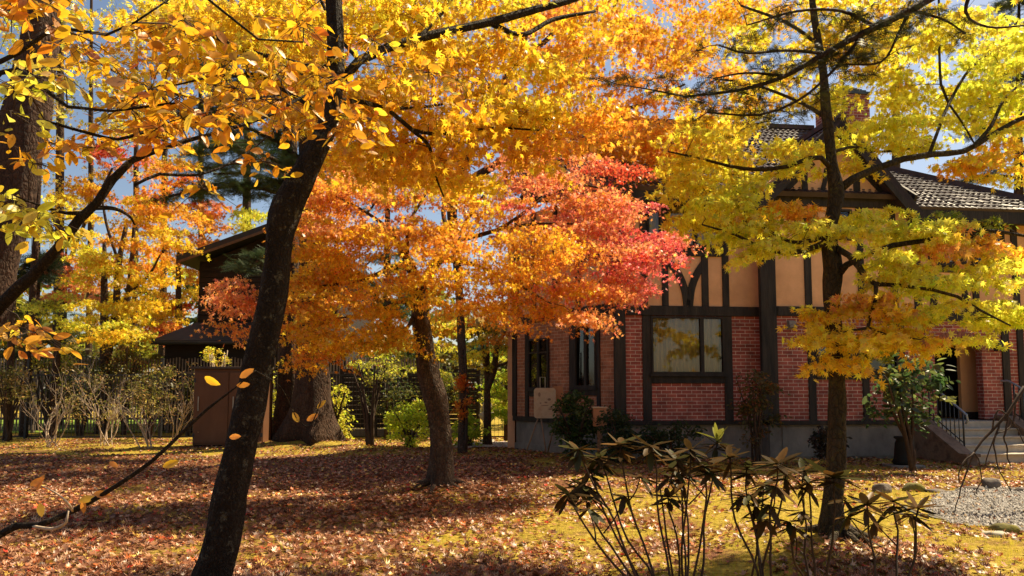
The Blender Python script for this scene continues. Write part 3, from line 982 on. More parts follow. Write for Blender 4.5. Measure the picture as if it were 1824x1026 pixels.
# right, lower roof with a hip
zC = FA.z(1720, 374, -0.5); zCr = zC + 2.25
tiles('roof', (uB - 0.3, -0.5, zC), (uEnd + 0.3, -0.5, zC), (uB - 0.3, 3.2, zCr), (uEnd - 3.0, 3.2, zCr), (0, -1, 1))
tiles('roof', (uEnd + 0.3, -0.5, zC), (uEnd + 0.3, 6.9, zC), (uEnd - 3.0, 3.2, zCr), (uEnd - 3.0, 3.21, zCr), (1, 0, 1))
bar('ridge_cap', (uEnd + 0.3, -0.5, zC + .06), (uEnd - 3.0, 3.2, zCr + .06), 0.2, 0.12, 'tile')
bar('eave_fascia', (uB - 0.1, -0.47, zC - .15), (uEnd + 0.3, -0.47, zC - .15), 0.06, 0.26)
hb('eave_soffit', M['timber'], FA, (uB, uEnd + 0.25, -0.44, 0.1, zC - 0.2, zC - 0.15))
# chimney
cx0, cx1 = FA.u(1497, 3.0), FA.u(1568, 3.0)
zch = FA.z(1530, 168, 3.0)
ch = hb('chimney', M['brick'], FA, (cx0, cx1, 3.0, 3.8, 5.5, zch))
cm = MB()
for (a, b, z0, z1) in ((0.05, 0.05, zch, zch + .07), (-0.02, -0.02, zch + .07, zch + .1)):
    cm.box(cx0 - a, cx1 + b, 3.0 - a, 3.8 + b, z0, z1, FA)
for k in range(4):
    z0 = zch + 0.1 + 0.055 * k; i = 0.05 + 0.075 * k
    cm.box(cx0 + i, cx1 - i, 3.0 + i, 3.8 - i, z0, z0 + 0.05, FA)
cm.build('chimney_cap', M['cap'], ch)

# section C: entrance with an arch
zC1 = FA.z(1700, 555); zC0 = FA.z(1700, 572)
a0, a1 = FA.u(1667), FA.u(1752); zsp = FA.z(1710, 626); ztop = FA.z(1710, 604)
wall_open('brick_wall', M['brick'], FA, uB, FA.u(1789), 0.0, ZF, zC0, [(a0, a1, ZF, ztop)])
wall_open('brick_wall', M['brick'], FA, FA.u(1800), uEnd, 0.0, ZF, zC0, [])
# spandrels that turn the square opening into an arch
am = MB(); nA = 14
for k in range(nA):
    t0, t1 = k / nA, (k + 1) / nA
    def arch_z(t): return zsp + (ztop - zsp) * math.sqrt(max(0, 1 - (2 * t - 1) ** 2))
    s0, s1 = a0 + (a1 - a0) * t0, a0 + (a1 - a0) * t1
    q = [(s0, arch_z(t0)), (s1, arch_z(t1)), (s1, ztop), (s0, ztop)]
    vs = [FA.local(s, d, z) for d in (0.002, 0.198) for (s, z) in q]
    fs = [(0, 1, 2, 3), (7, 6, 5, 4), (4, 5, 1, 0)]
    am.add(vs, fs, [[(s, z) for s, z in q], [(s, z) for s, z in q], [(0, 0), (.1, 0), (.1, .1), (0, .1)]])
am.build('arch_spandrel', M['brick'], house)
vm = MB()
for k in range(22):
    t0 = math.pi * (k + 0.08) / 22; t1 = math.pi * (k + 0.92) / 22
    sc_, hw_, hh = 0.5 * (a0 + a1), 0.5 * (a1 - a0), ztop - zsp
    q = [(sc_ - math.cos(t) * (hw_ + e), zsp + math.sin(t) * (hh + e)) for t, e in ((t0, 0.0), (t1, 0.0), (t1, 0.17), (t0, 0.17))]
    vs = [FA.local(s, d, z) for d in (-0.016, 0.05) for (s, z) in q]
    vm.add(vs, [(0, 1, 2, 3), (0, 4, 5, 1), (1, 5, 6, 2), (2, 6, 7, 3), (3, 7, 4, 0)], None)
vm.build('arch', mat_noise('arch_brick', (0.2, 0.07, 0.05), (0.32, 0.13, 0.09), 9, 0.8, 0.3), house)
# the porch inside
hb('porch_wall', M['plaster_dim'], FA, (FA.u(1712, .6), a1 + 0.6, .6, .7, ZF, zC0), (a1 + 0.55, a1 + 0.65, 0.2, .6, ZF, zC0))
dr = hb('door', M['timber'], FA, (a0 - 0.35, FA.u(1712, 1.4), 1.36, 1.5, ZF, zC0))
hb('porch_wall', M['inner'], FA, (a0 - 0.45, a0 - 0.35, 0.2, 1.4, ZF, zC0), (a0 - 0.45, a1 + 0.65, 0.2, 1.5, zC0 + .02, zC0 + .05))
post(FA, 1787, 1800, 0, ZF, zC0)
post(FA, 1815, 1826, 0, ZF, zC0)
hb('timber_beam', M['timber'], FA, (FA.u(1712, .6), a1 + .5, .57, .597, ZF, ZF + 0.14))
# upper floor of section C
wC = window_unit(FA, 1668, 1712, 398, 470, 0.0, mull=(1690,), curtain=True)
wC2 = window_unit(FA, 1742, 1800, 398, 470, 0.0, mull=(1770,), curtain=True)
wall_open('plaster_wall', M['plaster'], FA, uB, uEnd, 0.0, zC1, zC - 0.1, [wC, wC2])
for a, b in ((1655, 1667), (1712, 1722), (1731, 1742), (1803, 1814)):
    post(FA, a, b, 0, zC1, zC - 0.15, py=500)
beam(FA, uB, uEnd, 0, FA.z(1720, 486), wC[2] - 0.056, pr=PROUD)
# porch lamp and vent
lm = MB()
ls, lz = FA.hit(1772, 618, 0)
lm.box(ls - .03, ls + .03, -0.16, 0.0, lz + .10, lz + .13, FA).box(ls - .075, ls + .075, -0.21, -0.06, lz - .1, lz + .08, FA).box(ls - .05, ls + .05, -0.185, -0.085, lz + .08, lz + .12, FA)
lm.build('wall_lamp', M['metal_black'], house)
vm = MB()
s_, z_ = FA.hit(1408, 579, DB)
v8 = [FA.local(s_ + a, d, z_ + b) for (a, d, b) in ((-.075, DB, -.09), (.075, DB, -.09), (.075, DB - .14, -.06), (-.075, DB - .14, -.06), (-.075, DB, .09), (.075, DB, .09), (.075, DB - .09, .08), (-.075, DB - .09, .08))]
vm.add(v8, [(0, 1, 2, 3), (7, 6, 5, 4), (3, 2, 6, 7), (1, 5, 6, 2), (0, 3, 7, 4)])
vm.box(s_ - .085, s_ + .085, DB - .012, DB + .01, z_ - .1, z_ + .1, FA)
vm.build('vent_hood', M['concrete'], house)

# left wing: an oblique wall with two tall windows
pf = at(918, 690, 18.8); pn = FA.world(FA.u(1096), 0.05, 0)
FL = Frame((pf.x, pf.y), math.atan2(pn.y - pf.y, pn.x - pf.x))
LL = (Vector((pn.x, pn.y)) - Vector((pf.x, pf.y))).length
zl0, zl1 = ZF, ZB0 + 0.05
hb('foundation', M['concrete'], FL, (0.0, LL - 0.06, 0.03, 0.3, -0.3, zl0 - 0.12))
hb('foundation_ledge', M['concrete'], FL, (-0.01, LL - 0.07, -0.02, 0.03, -0.3, 0.16))
beam(FL, -0.05, LL - 0.02, 0, zl0 - 0.12, zl0)
w1 = window_unit(FL, 943, 979, 603, 693, 0, mull=(961,), bars=(0.72,), curtain=False, glass='glass_dark', pxf=650)
w2 = window_unit(FL, 1026, 1064, 580, 690, 0, mull=(1045,), bars=(), curtain=False, glass='glass_dark', pxf=650)
wall_open('brick_wall', M['brick_warm_lit'], FL, 0, LL, 0, zl0, zl1, [w1, w2])
post(FL, 913, 921, 0, zl0, zl1 + .1, 'corner_post')
for a, b in ((936.5, 942.5), (1015.5, 1025.5), (1064.2, 1070)):
    post(FL, a, b, 0, zl0, zl1)
beam(FL, w1[0], w1[1], 0, w1[2] - .18, w1[2] - 0.056, pr=PROUD)
beam(FL, w2[0], w2[1], 0, w2[2] - .18, w2[2] - 0.056, pr=PROUD)
beam(FL, -0.05, LL, 0, zl1, zl1 + 0.22)
wall_open('plaster_wall', M['plaster'], FL, 0, LL, 0.0, zl1 + 0.22, ZT, [])
for f in (0.02, .22, .45, .68, .97):
    hb('timber_post', M['timber'], FL, (f * LL - .08, f * LL + .08, -PROUD, 0.03, zl1 + .22, ZT))
beam(FL, 0, LL, 0, zl1 + 1.25, zl1 + 1.43, pr=PROUD)
# back and end walls, floor and dark rooms, so the house is closed
hb('back_wall', M['plaster'], FA, (0.95, uEnd, 6.5, 6.7, 0, zEv), (uEnd - .2, uEnd, 0.2, 6.5, -0.2, zC - .1), (uEnd - .25, uEnd - .21, 0.2, 6.4, -.2, zEv - .3))
FB = Frame((pf.x, pf.y), math.atan2(24.0 - pf.y, 0.55 - pf.x))
hb('end_wall', M['plaster'], FB, (0.05, 1.2, 0.02, 0.2, 0, zEv))
_e = FB.world(1.2, 0.1, 0); _b = FA.world(1.0, 6.5, 0)
FD = Frame((_e.x, _e.y), math.atan2(_b.y - _e.y, _b.x - _e.x))
hb('end_wall', M['plaster'], FD, (0.0, (_b - _e).length, -0.08, 0.1, 0, zEv))
hb('inner_wall', M['inner'], FA, (0.3, uB + .3, 1.2, 1.3, 0.2, ZT), (uB + .6, uEnd - .3, 1.8, 1.9, zC1, zC - .2), (1.2, uEnd - .3, 0.25, 6.0, ZB1 - .05, ZB1 - .02))
hb('inner_wall', M['inner'], FL, (0.05, LL - .2, 0.9, 1.0, 0.2, ZT))

# steps to the entrance
su0, su1 = FA.u(1742, -1.9, 830), FA.u(1900)
stp = thing('entrance_steps', 'flight of pale stone steps with stone side wall leading up to the arched entrance', 'steps', P0, ANG)


def sb(name, mat, parent, *boxes, bevel=0.0):
    mb = MB()
    for b in boxes: mb.box(*b, fr=FA)
    return mb.build(name, mat, parent, bevel=bevel)


nst = 5; rise = (ZF - 0.05) / nst
sb('landing', M['step'], stp, (su0 - .05, su1, -0.42, 1.4, -0.2, ZF - 0.03))
for k in range(nst - 1):
    zt = ZF - 0.05 - rise * (k + 1)
    sb('step', M['step'], stp, (su0, su1, -0.42 - 0.29 * (k + 1), -0.42 - 0.29 * k - .002, -0.2, zt), (su0, su1, -0.45 - 0.29 * (k + 1), -0.42 - 0.29 * k - .01, zt, zt + 0.035), bevel=0.006)


def cheek(s0, s1):
    """sloping side wall with a coping"""
    prof = [(-0.1, -0.2), (-0.1, ZF + 0.02), (-0.42, ZF + 0.02), (-1.72, 0.16), (-1.9, 0.16), (-1.9, -0.2)]
    vs = [FA.local(s, d, z) for s in (s0, s1) for d, z in prof]
    n = len(prof)
    mb = MB(); mb.add(vs, [tuple(range(n - 1, -1, -1)), tuple(range(n, 2 * n))] + [(i, (i + 1) % n, n + (i + 1) % n, n + i) for i in range(n)])
    mb.build('side_wall', M['stone'], stp)
    c = [(-0.12, ZF + 0.023), (-0.43, ZF + 0.023), (-1.73, 0.163), (-1.94, 0.163)]
    vs = []
    for s in (s0 - .04, s1 + .04):
        vs += [FA.local(s, d, z) for d, z in c] + [FA.local(s, d, z + 0.06) for d, z in c]
    fs = []
    for i in range(3): fs += [(i + 4, i + 5, i + 13, i + 12), (i, i + 8, i + 9, i + 1), (i, i + 1, i + 5, i + 4), (i + 8, i + 12, i + 13, i + 9)]
    fs += [(0, 4, 12, 8), (3, 11, 15, 7)]
    mb = MB(); mb.add(vs, fs); mb.build('coping', M['stone'], stp)


cheek(su0 - 0.22, su0)
cheek(FA.u(1806, -0.6, 770), FA.u(1806, -0.6, 770) + 0.22)


def railing(s, label):
    r = thing('handrail', label, 'handrail', P0, ANG, 'iron handrails of the steps')
    p = [(-0.35, ZF + 0.03), (-1.45, 0.30)]
    pts = [FA.local(s, -0.1, ZF + 0.86), FA.local(s, -0.45, ZF + 0.80), FA.local(s, -1.45, 0.30 + 0.74), FA.local(s, -1.55, .30 + .66), FA.local(s, -1.58, .30 + .56), FA.local(s, -1.52, .30 + .5)]
    mb = MB(); sp = smooth_path([[*q, 0] for q in pts], 0.06)
    mb.tube([q[:3] for q in sp], 0.022, 8); mb.build('rail', M['rail'], r)
    for k in range(9):
        t = k / 8
        d = -0.45 - 1.0 * t; z0 = (ZF + 0.03) + (0.30 - ZF - .03) * t; z1 = ZF + 0.80 + (1.04 - ZF - .80) * t
        mb = MB(); mb.tube([FA.local(s, d, z0), FA.local(s, d, z1)], 0.018 if k in (0, 8) else 0.009, 6); mb.build('baluster', M['metal_black'], r)
    mb = MB(); mb.tube([FA.local(s, -0.45, ZF + .14), FA.local(s, -1.45, 0.40)], 0.012, 6); mb.build('lower_rail', M['metal_black'], r)


railing(su0 + 0.08, 'black iron handrail with curled end on the left of the entrance steps')
railing(FA.u(1806, -0.6, 770) + 0.18, 'black iron handrail at the far right of the entrance steps')

# ------------------------------------------------------------------ maples and other trees
def base_at(px, Y):
    x = (px - 912.0) / F * Y
    return Vector((x, Y, gz(x, Y) - 0.03))


def with_base(tree, lst, flare=None, **kw):
    """trunk through pixels, its first point put on the ground"""
    pts = px_path(lst)
    b = tree.base
    pts[0][0], pts[0][1], pts[0][2] = b.x, b.y, b.z - 0.1
    return tree.limb(pts, 'trunk', flare=flare, **kw)


# 1. leaning dark maple, near left
Yt = 5.3
t1 = Tree('maple_tree', 'leaning dark-trunked maple in the left foreground with golden yellow crown', 'tree', base_at(372, Yt), bark='bark_dark', seed=3)
t1.gaps = True
with_base(t1, [(372, 1075, Yt, 70.6), (386, 1000, Yt, 62.2), (410, 880, Yt, 58.0), (438, 760, Yt, 52.1), (460, 640, Yt, 52.9), (484, 540, Yt, 50.4), (495, 470, Yt, 47.0), (500, 410, Yt, 52.1), (512, 368, Yt, 55.4), (534, 325, Yt, 48.7), (560, 275, Yt, 43.7), (582, 228, Yt, 37.0), (594, 170, Yt, 31.9), (598, 100, Yt, 31.1), (594, 0, Yt, 30.2), (588, -150, Yt, 21.8), (580, -300, Yt, 11.8)], flare=0.12, n=16, step=0.07, jit=0.16)
L = lambda lst, **k: t1.limb(px_path(lst), **k)
L([(603, 150, Yt, 18), (640, 108, 5.5, 17), (690, 85, 5.7, 17), (745, 68, 5.9, 17), (800, 55, 6.1, 16), (870, 40, 6.3, 16), (960, 15, 6.6, 14), (1040, -8, 6.9, 12), (1150, -60, 7.3, 8)])
L([(600, 178, Yt, 11), (650, 182, 5.6, 9), (690, 194, 5.8, 8), (735, 232, 6.0, 8), (800, 238, 6.3, 6), (880, 228, 6.7, 5), (960, 232, 7.1, 3)])
L([(735, 232, 6.0, 7), (765, 262, 6.2, 6), (775, 310, 6.4, 4), (790, 350, 6.6, 3)])
L([(690, 194, 5.8, 6), (760, 190, 6.2, 5), (830, 175, 6.6, 4), (900, 140, 7.0, 3)])
L([(596, 118, Yt, 12), (560, 120, 5.5, 7), (500, 104, 5.7, 8), (430, 88, 5.9, 8), (340, 40, 6.2, 8), (285, -5, 6.5, 7), (200, -60, 6.9, 5)])
L([(585, 225, Yt, 11), (545, 185, 5.6, 8), (480, 150, 5.9, 6), (400, 135, 6.2, 5), (320, 150, 6.5, 3), (240, 170, 6.8, 3)])
L([(870, 40, 6.3, 11), (930, 62, 6.6, 9), (985, 35, 6.9, 8), (1060, 20, 7.2, 5)])
L([(640, 108, 5.5, 8), (600, 60, 5.9, 6), (560, -20, 6.3, 6), (500, -100, 6.8, 4)])
L([(745, 68, 5.9, 8), (790, 20, 6.4, 6), (830, -40, 6.9, 5)])
yg = [(YEL, 5), (GOLD, 4), (LEM, 1)]
gold = [(GOLD, 5), (YEL, 3), (AMB, 2)]
t1.sprays([
    (330, 25, 6.8, 90, 55, .8, 8, yg), (430, 70, 6.4, 130, 70, .9, 15, yg), (520, 110, 6.2, 90, 75, .8, 10, yg), (500, 20, 6.6, 120, 50, .8, 9, yg),
    (690, 20, 6.8, 100, 45, .8, 11, yg), (690, 120, 6.2, 90, 60, .8, 10, gold), (830, 20, 7.2, 130, 45, .8, 12, yg), (850, 110, 6.9, 100, 60, .8, 10, gold),
    (660, 215, 6.1, 90, 45, .7, 10, gold), (640, 290, 6.6, 70, 35, .6, 6, gold), (790, 205, 6.5, 110, 50, .8, 10, gold), (900, 190, 7.0, 90, 55, .7, 14, yg), (960, 170, 7.3, 70, 60, .7, 9, [(YEL, 3), (LEM, 3)]),
    (800, 270, 6.8, 110, 40, .7, 8, [(GOLD, 3), (ORG, 2), (AMB, 2)]), (940, 265, 7.2, 90, 40, .7, 8, [(GOLD, 3), (ORG, 2)]), (820, 335, 7.4, 60, 22, .5, 5, [(YEL, 3), (GOLD, 3)]),
    (480, 190, 6.0, 90, 40, .7, 8, gold), (230, 110, 6.9, 110, 50, .6, 4, gold), (1050, 90, 7.8, 90, 80, .7, 9, [(GOLD, 2), (ORG, 3)]),
    (300, 100, 7.2, 110, 70, .7, 9, yg), (420, 20, 7.0, 140, 40, .7, 9, yg), (560, 60, 6.9, 90, 70, .7, 8, yg), (760, 60, 7.2, 110, 50, .7, 8, yg), (1020, 40, 7.8, 110, 50, .7, 9, [(GOLD, 3), (YEL, 2), (ORG, 2)]), (1090, 220, 7.8, 80, 40, .6, 8, [(GOLD, 3), (ORG, 3)]), (720, 280, 6.8, 90, 35, .6, 7, gold), (620, -60, 6.5, 300, 50, 1.0, 10, gold), (950, -60, 7.2, 200, 50, 1.0, 6, gold),
], 0.42, 96, 0.054, tilt=0.78)
t1.finish(T_STAR)

# 2. orange maple in the middle
Y2 = 11.0
t2 = Tree('maple_tree', 'broad orange maple in the middle of the lawn, crown turning pink on its right tip', 'tree', base_at(785, Y2), bark='bark_mid', seed=11)
with_base(t2, [(785, 868, Y2, 44), (786, 820, Y2, 41), (783, 750, Y2, 39), (773, 705, Y2, 41), (764, 672, Y2, 37), (756, 620, Y2, 34), (750, 570, Y2, 31), (746, 530, Y2, 30), (744, 500, Y2, 27)], flare=0.18, n=14, step=0.1, jit=0.2)
L = lambda lst, **k: t2.limb(px_path(lst), **k)
L([(744, 512, Y2, 20), (730, 470, 10.8, 18), (714, 440, 10.6, 14), (700, 415, 10.5, 9), (655, 380, 10.3, 6), (600, 350, 10.0, 4)])
L([(748, 520, Y2, 22), (763, 490, 11.1, 20), (782, 462, 11.2, 17), (805, 432, 11.2, 13), (850, 420, 11.1, 9), (885, 410, 11.0, 8), (925, 385, 11.0, 6), (970, 350, 11.0, 4)])
L([(885, 410, 11.0, 6), (940, 400, 11.0, 5), (1010, 398, 11.1, 4), (1080, 405, 11.2, 3)])
L([(782, 462, 11.2, 10), (840, 470, 10.8, 7), (910, 500, 10.4, 5), (980, 540, 10.1, 3)])
L([(640, 540, 10.3, 5), (560, 525, 10.1, 4), (490, 520, 10.0, 3), (430, 530, 9.9, 2)])
L([(744, 545, Y2, 9), (716, 538, 10.8, 7), (690, 545, 10.6, 6), (640, 562, 10.3, 4), (560, 570, 10.0, 3)])
L([(738, 560, Y2, 8), (728, 580, 10.8, 7), (712, 600, 10.6, 6), (690, 613, 10.4, 5), (655, 617, 10.2, 4)])
L([(730, 470, 10.8, 10), (690, 480, 10.5, 7), (640, 500, 10.2, 5), (570, 510, 9.9, 4)])
L([(725, 455, 10.7, 8), (728, 400, 10.4, 6), (750, 360, 10.2, 5), (770, 320, 10.1, 4)])
L([(805, 432, 11.2, 9), (840, 380, 11.4, 7), (880, 330, 11.6, 6), (940, 290, 11.8, 4)])
L([(805, 432, 11.2, 10), (790, 380, 11.8, 9), (800, 330, 12.2, 8), (820, 290, 12.6, 6)])
L([(970, 350, 11.0, 4), (1040, 330, 11.1, 4), (1110, 350, 11.2, 3)])
og = [(ORG, 5), (GOLD, 4), (SALM, 1)]; oo = [(ORG, 4), (GOLD, 5), (YEL, 1)]; sal = [(ORG, 4), (SALM, 5), (GOLD, 1)]; pk = [(PINK, 4), (SALM, 3), (RED, 2)]; ylo = [(GOLD, 5), (YEL, 2), (AMB, 2)]
cor = [(SALM, 5), (ORG, 2), (PINK, 2)]
t2.sprays([
    (575, 375, 10.1, 40, 35, .6, 7, og), (555, 430, 10.0, 34, 35, .5, 6, oo), (560, 490, 9.9, 40, 35, .5, 7, oo), (548, 570, 9.9, 26, 40, .4, 6, oo), (610, 325, 10.4, 60, 25, .6, 6, sal), (640, 370, 10.2, 110, 50, .9, 14, sal), (760, 380, 10.2, 120, 60, .9, 15, og), (590, 440, 10.0, 70, 55, .8, 11, oo), (690, 450, 10.0, 100, 50, .8, 13, og), (800, 465, 10.0, 100, 50, .7, 12, oo),
    (570, 520, 9.9, 55, 45, .7, 9, oo), (650, 530, 10.0, 80, 40, .8, 10, ylo), (600, 590, 10.0, 65, 38, .7, 10, ylo), (560, 630, 10.1, 22, 35, .3, 4, [(ORG, 3), (AMB, 2)]), (670, 605, 10.2, 60, 28, .6, 6, ylo),
    (860, 350, 11.0, 100, 50, .9, 12, sal), (900, 430, 10.4, 110, 55, .9, 14, og), (960, 490, 10.2, 100, 45, .8, 12, [(ORG, 3), (GOLD, 3)]), (850, 530, 10.0, 110, 28, .7, 9, oo), (940, 555, 10.0, 90, 24, .6, 8, [(ORG, 3), (GOLD, 3), (SALM, 1)]),
    (1000, 350, 11.2, 100, 60, .9, 17, cor), (1050, 430, 11.0, 90, 60, .8, 16, cor), (1070, 510, 10.8, 75, 40, .7, 11, cor), (1110, 380, 11.3, 65, 50, .6, 11, pk), (1150, 450, 11.4, 50, 40, .5, 8, pk), (1185, 425, 11.5, 25, 25, .3, 4, pk), (1130, 500, 11.3, 50, 25, .5, 5, [(SALM, 4), (PINK, 2)]),
    (432, 525, 9.9, 30, 30, .3, 4, [(ORG, 3), (SALM, 2), (RED, 1)]), (425, 570, 9.9, 20, 20, .2, 2, [(ORG, 3), (SALM, 2)]), (1010, 565, 10.2, 40, 22, .4, 4, sal), (960, 300, 11.8, 80, 35, .7, 8, [(SALM, 4), (RED, 2)]), (1070, 310, 11.8, 60, 35, .6, 7, [(SALM, 4), (RED, 2)]), (800, 320, 11.0, 60, 30, .6, 6, ylo), (730, 320, 10.6, 80, 30, .6, 6, ylo),
], 0.46, 190, 0.044, tilt=0.75, droop=0.32, jitter=.2)
t2.finish(T_STAR5)

# 3. yellow-green maple, near right
Y3 = 6.9
t3 = Tree('maple_tree', 'slim maple at right with lemon and green star leaves in front of the house', 'tree', base_at(1487, Y3), bark='bark_moss', seed=23)
t3.gaps = True
with_base(t3, [(1487, 985, Y3, 44.7), (1482, 930, Y3, 38.7), (1484, 880, Y3, 34.4), (1489, 820, Y3, 33.5), (1491, 750, Y3, 31.8), (1492, 690, Y3, 28.4), (1488, 630, Y3, 28.4), (1484, 570, Y3, 28.4), (1481, 520, Y3, 28.4), (1482, 480, Y3, 32.7), (1478, 440, Y3, 25.8), (1479, 400, Y3, 23.2), (1487, 365, Y3, 25.8), (1489, 335, Y3, 26.7), (1483, 300, Y3, 20.6), (1477, 250, Y3, 18.1), (1472, 200, Y3, 17.2), (1465, 120, Y3, 14.6), (1455, 60, Y3, 12.9), (1444, -20, Y3, 11.2), (1430, -140, Y3, 7.7)], flare=0.65, n=14, step=0.08, jit=0.22)
L = lambda lst, **k: t3.limb(px_path(lst), **k)
L([(1492, 340, Y3, 18), (1520, 318, 6.9, 14), (1560, 300, 7.0, 13), (1610, 283, 7.0, 12), (1660, 275, 7.1, 12), (1715, 270, 7.2, 10), (1760, 245, 7.3, 9), (1810, 215, 7.4, 8), (1880, 190, 7.6, 6)])
L([(1733, 262, 7.2, 8), (1765, 225, 7.4, 7), (1790, 175, 7.6, 5), (1830, 140, 7.8, 4)])
L([(1655, 275, 7.1, 7), (1672, 230, 7.3, 6), (1690, 185, 7.5, 6), (1730, 120, 7.8, 5), (1780, 85, 8.0, 4)])
L([(1690, 185, 7.5, 5), (1676, 150, 7.6, 5), (1673, 60, 7.9, 4), (1672, -40, 8.2, 4)])
L([(1690, 185, 7.5, 4), (1715, 220, 7.4, 4), (1735, 255, 7.4, 3)])
L([(1490, 492, Y3, 17), (1508, 472, 6.8, 12), (1540, 455, 6.8, 10), (1590, 437, 6.8, 10), (1650, 428, 6.8, 9), (1700, 413, 6.8, 8), (1750, 410, 6.9, 7), (1824, 420, 7.0, 5), (1900, 440, 7.1, 3)])
L([(1486, 440, Y3, 12), (1512, 455, 6.7, 11), (1530, 475, 6.6, 11), (1545, 500, 6.6, 10), (1562, 506, 6.5, 9), (1600, 508, 6.5, 7), (1660, 516, 6.4, 6), (1705, 528, 6.4, 6), (1745, 552, 6.4, 5), (1800, 580, 6.4, 3)])
L([(1560, 506, 6.5, 8), (1559, 535, 6.5, 7), (1550, 565, 6.5, 6), (1546, 583, 6.5, 6), (1520, 588, 6.4, 4), (1498, 593, 6.4, 3)])
L([(1546, 583, 6.5, 4), (1580, 595, 6.4, 3), (1640, 605, 6.4, 2)])
L([(1482, 300, Y3, 12), (1462, 281, 6.8, 9), (1440, 282, 6.8, 9), (1405, 296, 6.8, 8), (1350, 302, 6.9, 7), (1300, 296, 7.0, 6), (1250, 283, 7.1, 5), (1190, 270, 7.2, 3)])
L([(1477, 415, Y3, 11), (1450, 427, 6.8, 9), (1420, 432, 6.8, 7), (1390, 424, 6.8, 5), (1350, 402, 6.9, 4), (1300, 420, 6.9, 3)])
L([(1477, 430, Y3, 12), (1430, 447, 6.7, 10), (1390, 450, 6.7, 8), (1350, 438, 6.7, 6), (1310, 418, 6.7, 5), (1250, 400, 6.7, 3)])
L([(1486, 270, Y3, 7), (1520, 262, 7.2, 5), (1570, 270, 7.5, 5), (1640, 262, 7.8, 3)])
L([(1473, 210, Y3, 9), (1420, 180, 7.2, 6), (1340, 150, 7.5, 5), (1270, 140, 7.8, 3)])
L([(1464, 110, Y3, 9), (1520, 60, 7.2, 7), (1590, 30, 7.5, 6), (1660, -10, 7.8, 4)])
L([(1460, 80, Y3, 8), (1400, 40, 7.2, 6), (1320, 10, 7.5, 4)])
LM2 = (.95, .84, .08); YG2 = (.84, .86, .08)
lm = [(LM2, 5), (YEL, 1.5), (YG2, 3)]; lg = [(YG2, 4), (LM2, 4), ((.62, .68, .06), 1)]; lo = [(ORG, 2), (SALM, 1), (GOLD, 3), (YEL, 3)]; lw = [(YEL, 4), (GOLD, 2), (LM2, 3)]
t3.sprays([
    (1290, 320, 7.3, 90, 30, .6, 9, lm), (1215, 325, 7.3, 50, 30, .5, 6, lw), (1300, 350, 7.2, 60, 20, .5, 5, lm), (1260, 385, 7.2, 65, 32, .5, 8, lw), (1310, 395, 7.1, 80, 35, .6, 9, lg), (1400, 405, 7.0, 70, 35, .5, 8, lm), (1400, 360, 7.2, 25, 14, .3, 2, [(GOLD, 2), (ORG, 2)]), (1380, 440, 7.0, 70, 18, .4, 5, lm), (1440, 375, 7.1, 25, 18, .3, 2, [(GOLD, 2), (ORG, 2)]),
    (1350, 275, 7.3, 110, 30, .6, 10, lw), (1240, 260, 7.5, 80, 40, .6, 7, lw), (1430, 300, 7.2, 50, 25, .4, 5, lm), (1530, 300, 7.3, 50, 25, .5, 5, lw), (1560, 250, 7.6, 90, 35, .6, 9, lm), (1650, 230, 7.9, 80, 50, .7, 8, lg), (1760, 300, 7.6, 60, 28, .4, 6, lw), (1700, 300, 7.5, 40, 18, .3, 3, [(GOLD, 2), (ORG, 1)]),
    (1760, 170, 8.1, 80, 60, .8, 8, lg), (1700, 90, 8.3, 110, 60, .9, 9, lm), (1560, 150, 7.7, 60, 40, .6, 5, lm), (1800, 240, 7.8, 40, 30, .4, 4, lo), (1490, 190, 7.3, 45, 25, .4, 5, lg),
    (1350, 190, 7.9, 120, 60, .8, 11, lw), (1280, 120, 8.3, 110, 80, .8, 11, [(GOLD, 4), (ORG, 3), (YEL, 2)]), (1400, 70, 7.9, 100, 55, .8, 9, lw), (1540, 60, 7.7, 90, 50, .8, 8, lw), (1640, 30, 8.0, 90, 40, .8, 7, lw),
    (1560, 405, 7.1, 90, 35, .5, 9, lm), (1640, 420, 7.1, 70, 30, .5, 7, lm), (1730, 450, 7.0, 80, 40, .6, 8, lo), (1790, 440, 7.2, 45, 35, .5, 5, lo), (1720, 395, 7.1, 60, 15, .3, 2, [((.2, .26, .03), 2), (YG, 1)]), (1590, 470, 6.9, 85, 35, .5, 9, lm), (1680, 490, 6.8, 80, 35, .5, 8, lg), (1775, 500, 6.8, 55, 35, .5, 6, lm),
    (1560, 545, 6.8, 55, 30, .4, 6, lo), (1620, 555, 6.7, 60, 28, .4, 6, lg), (1520, 595, 6.7, 55, 28, .4, 7, lw), (1580, 610, 6.7, 55, 22, .3, 5, lw), (1640, 612, 6.7, 45, 16, .3, 4, lo), (1450, 580, 6.8, 40, 30, .4, 5, lw), (1430, 560, 6.7, 22, 12, .2, 2, lo), (1510, 640, 6.7, 38, 14, .2, 3, lw), (1740, 560, 6.7, 60, 35, .4, 7, lm), (1790, 580, 6.7, 40, 25, .3, 5, lg), (1730, 610, 6.7, 30, 10, .2, 2, lg),
    (1720, 60, 8.2, 90, 50, .8, 9, lm), (1770, 120, 8.1, 60, 60, .8, 7, lm), (1640, 130, 8.0, 70, 60, .8, 8, lm), (1560, 90, 7.8, 70, 40, .7, 6, lw), (1800, 200, 7.9, 40, 50, .6, 5, lg), (1810, 60, 8.2, 50, 60, .7, 7, lg), (1600, 190, 7.8, 60, 40, .6, 6, lm), (1700, 200, 7.9, 60, 40, .6, 6, lg), (1480, 20, 7.6, 90, 40, .7, 7, lw), (1450, -80, 7.7, 220, 60, .9, 12, lw), (1700, -70, 8.1, 140, 50, .9, 8, lw),
], 0.30, 84, 0.053, tilt=0.8, droop=0.3, flat=.2)
t3.finish(T_STAR)

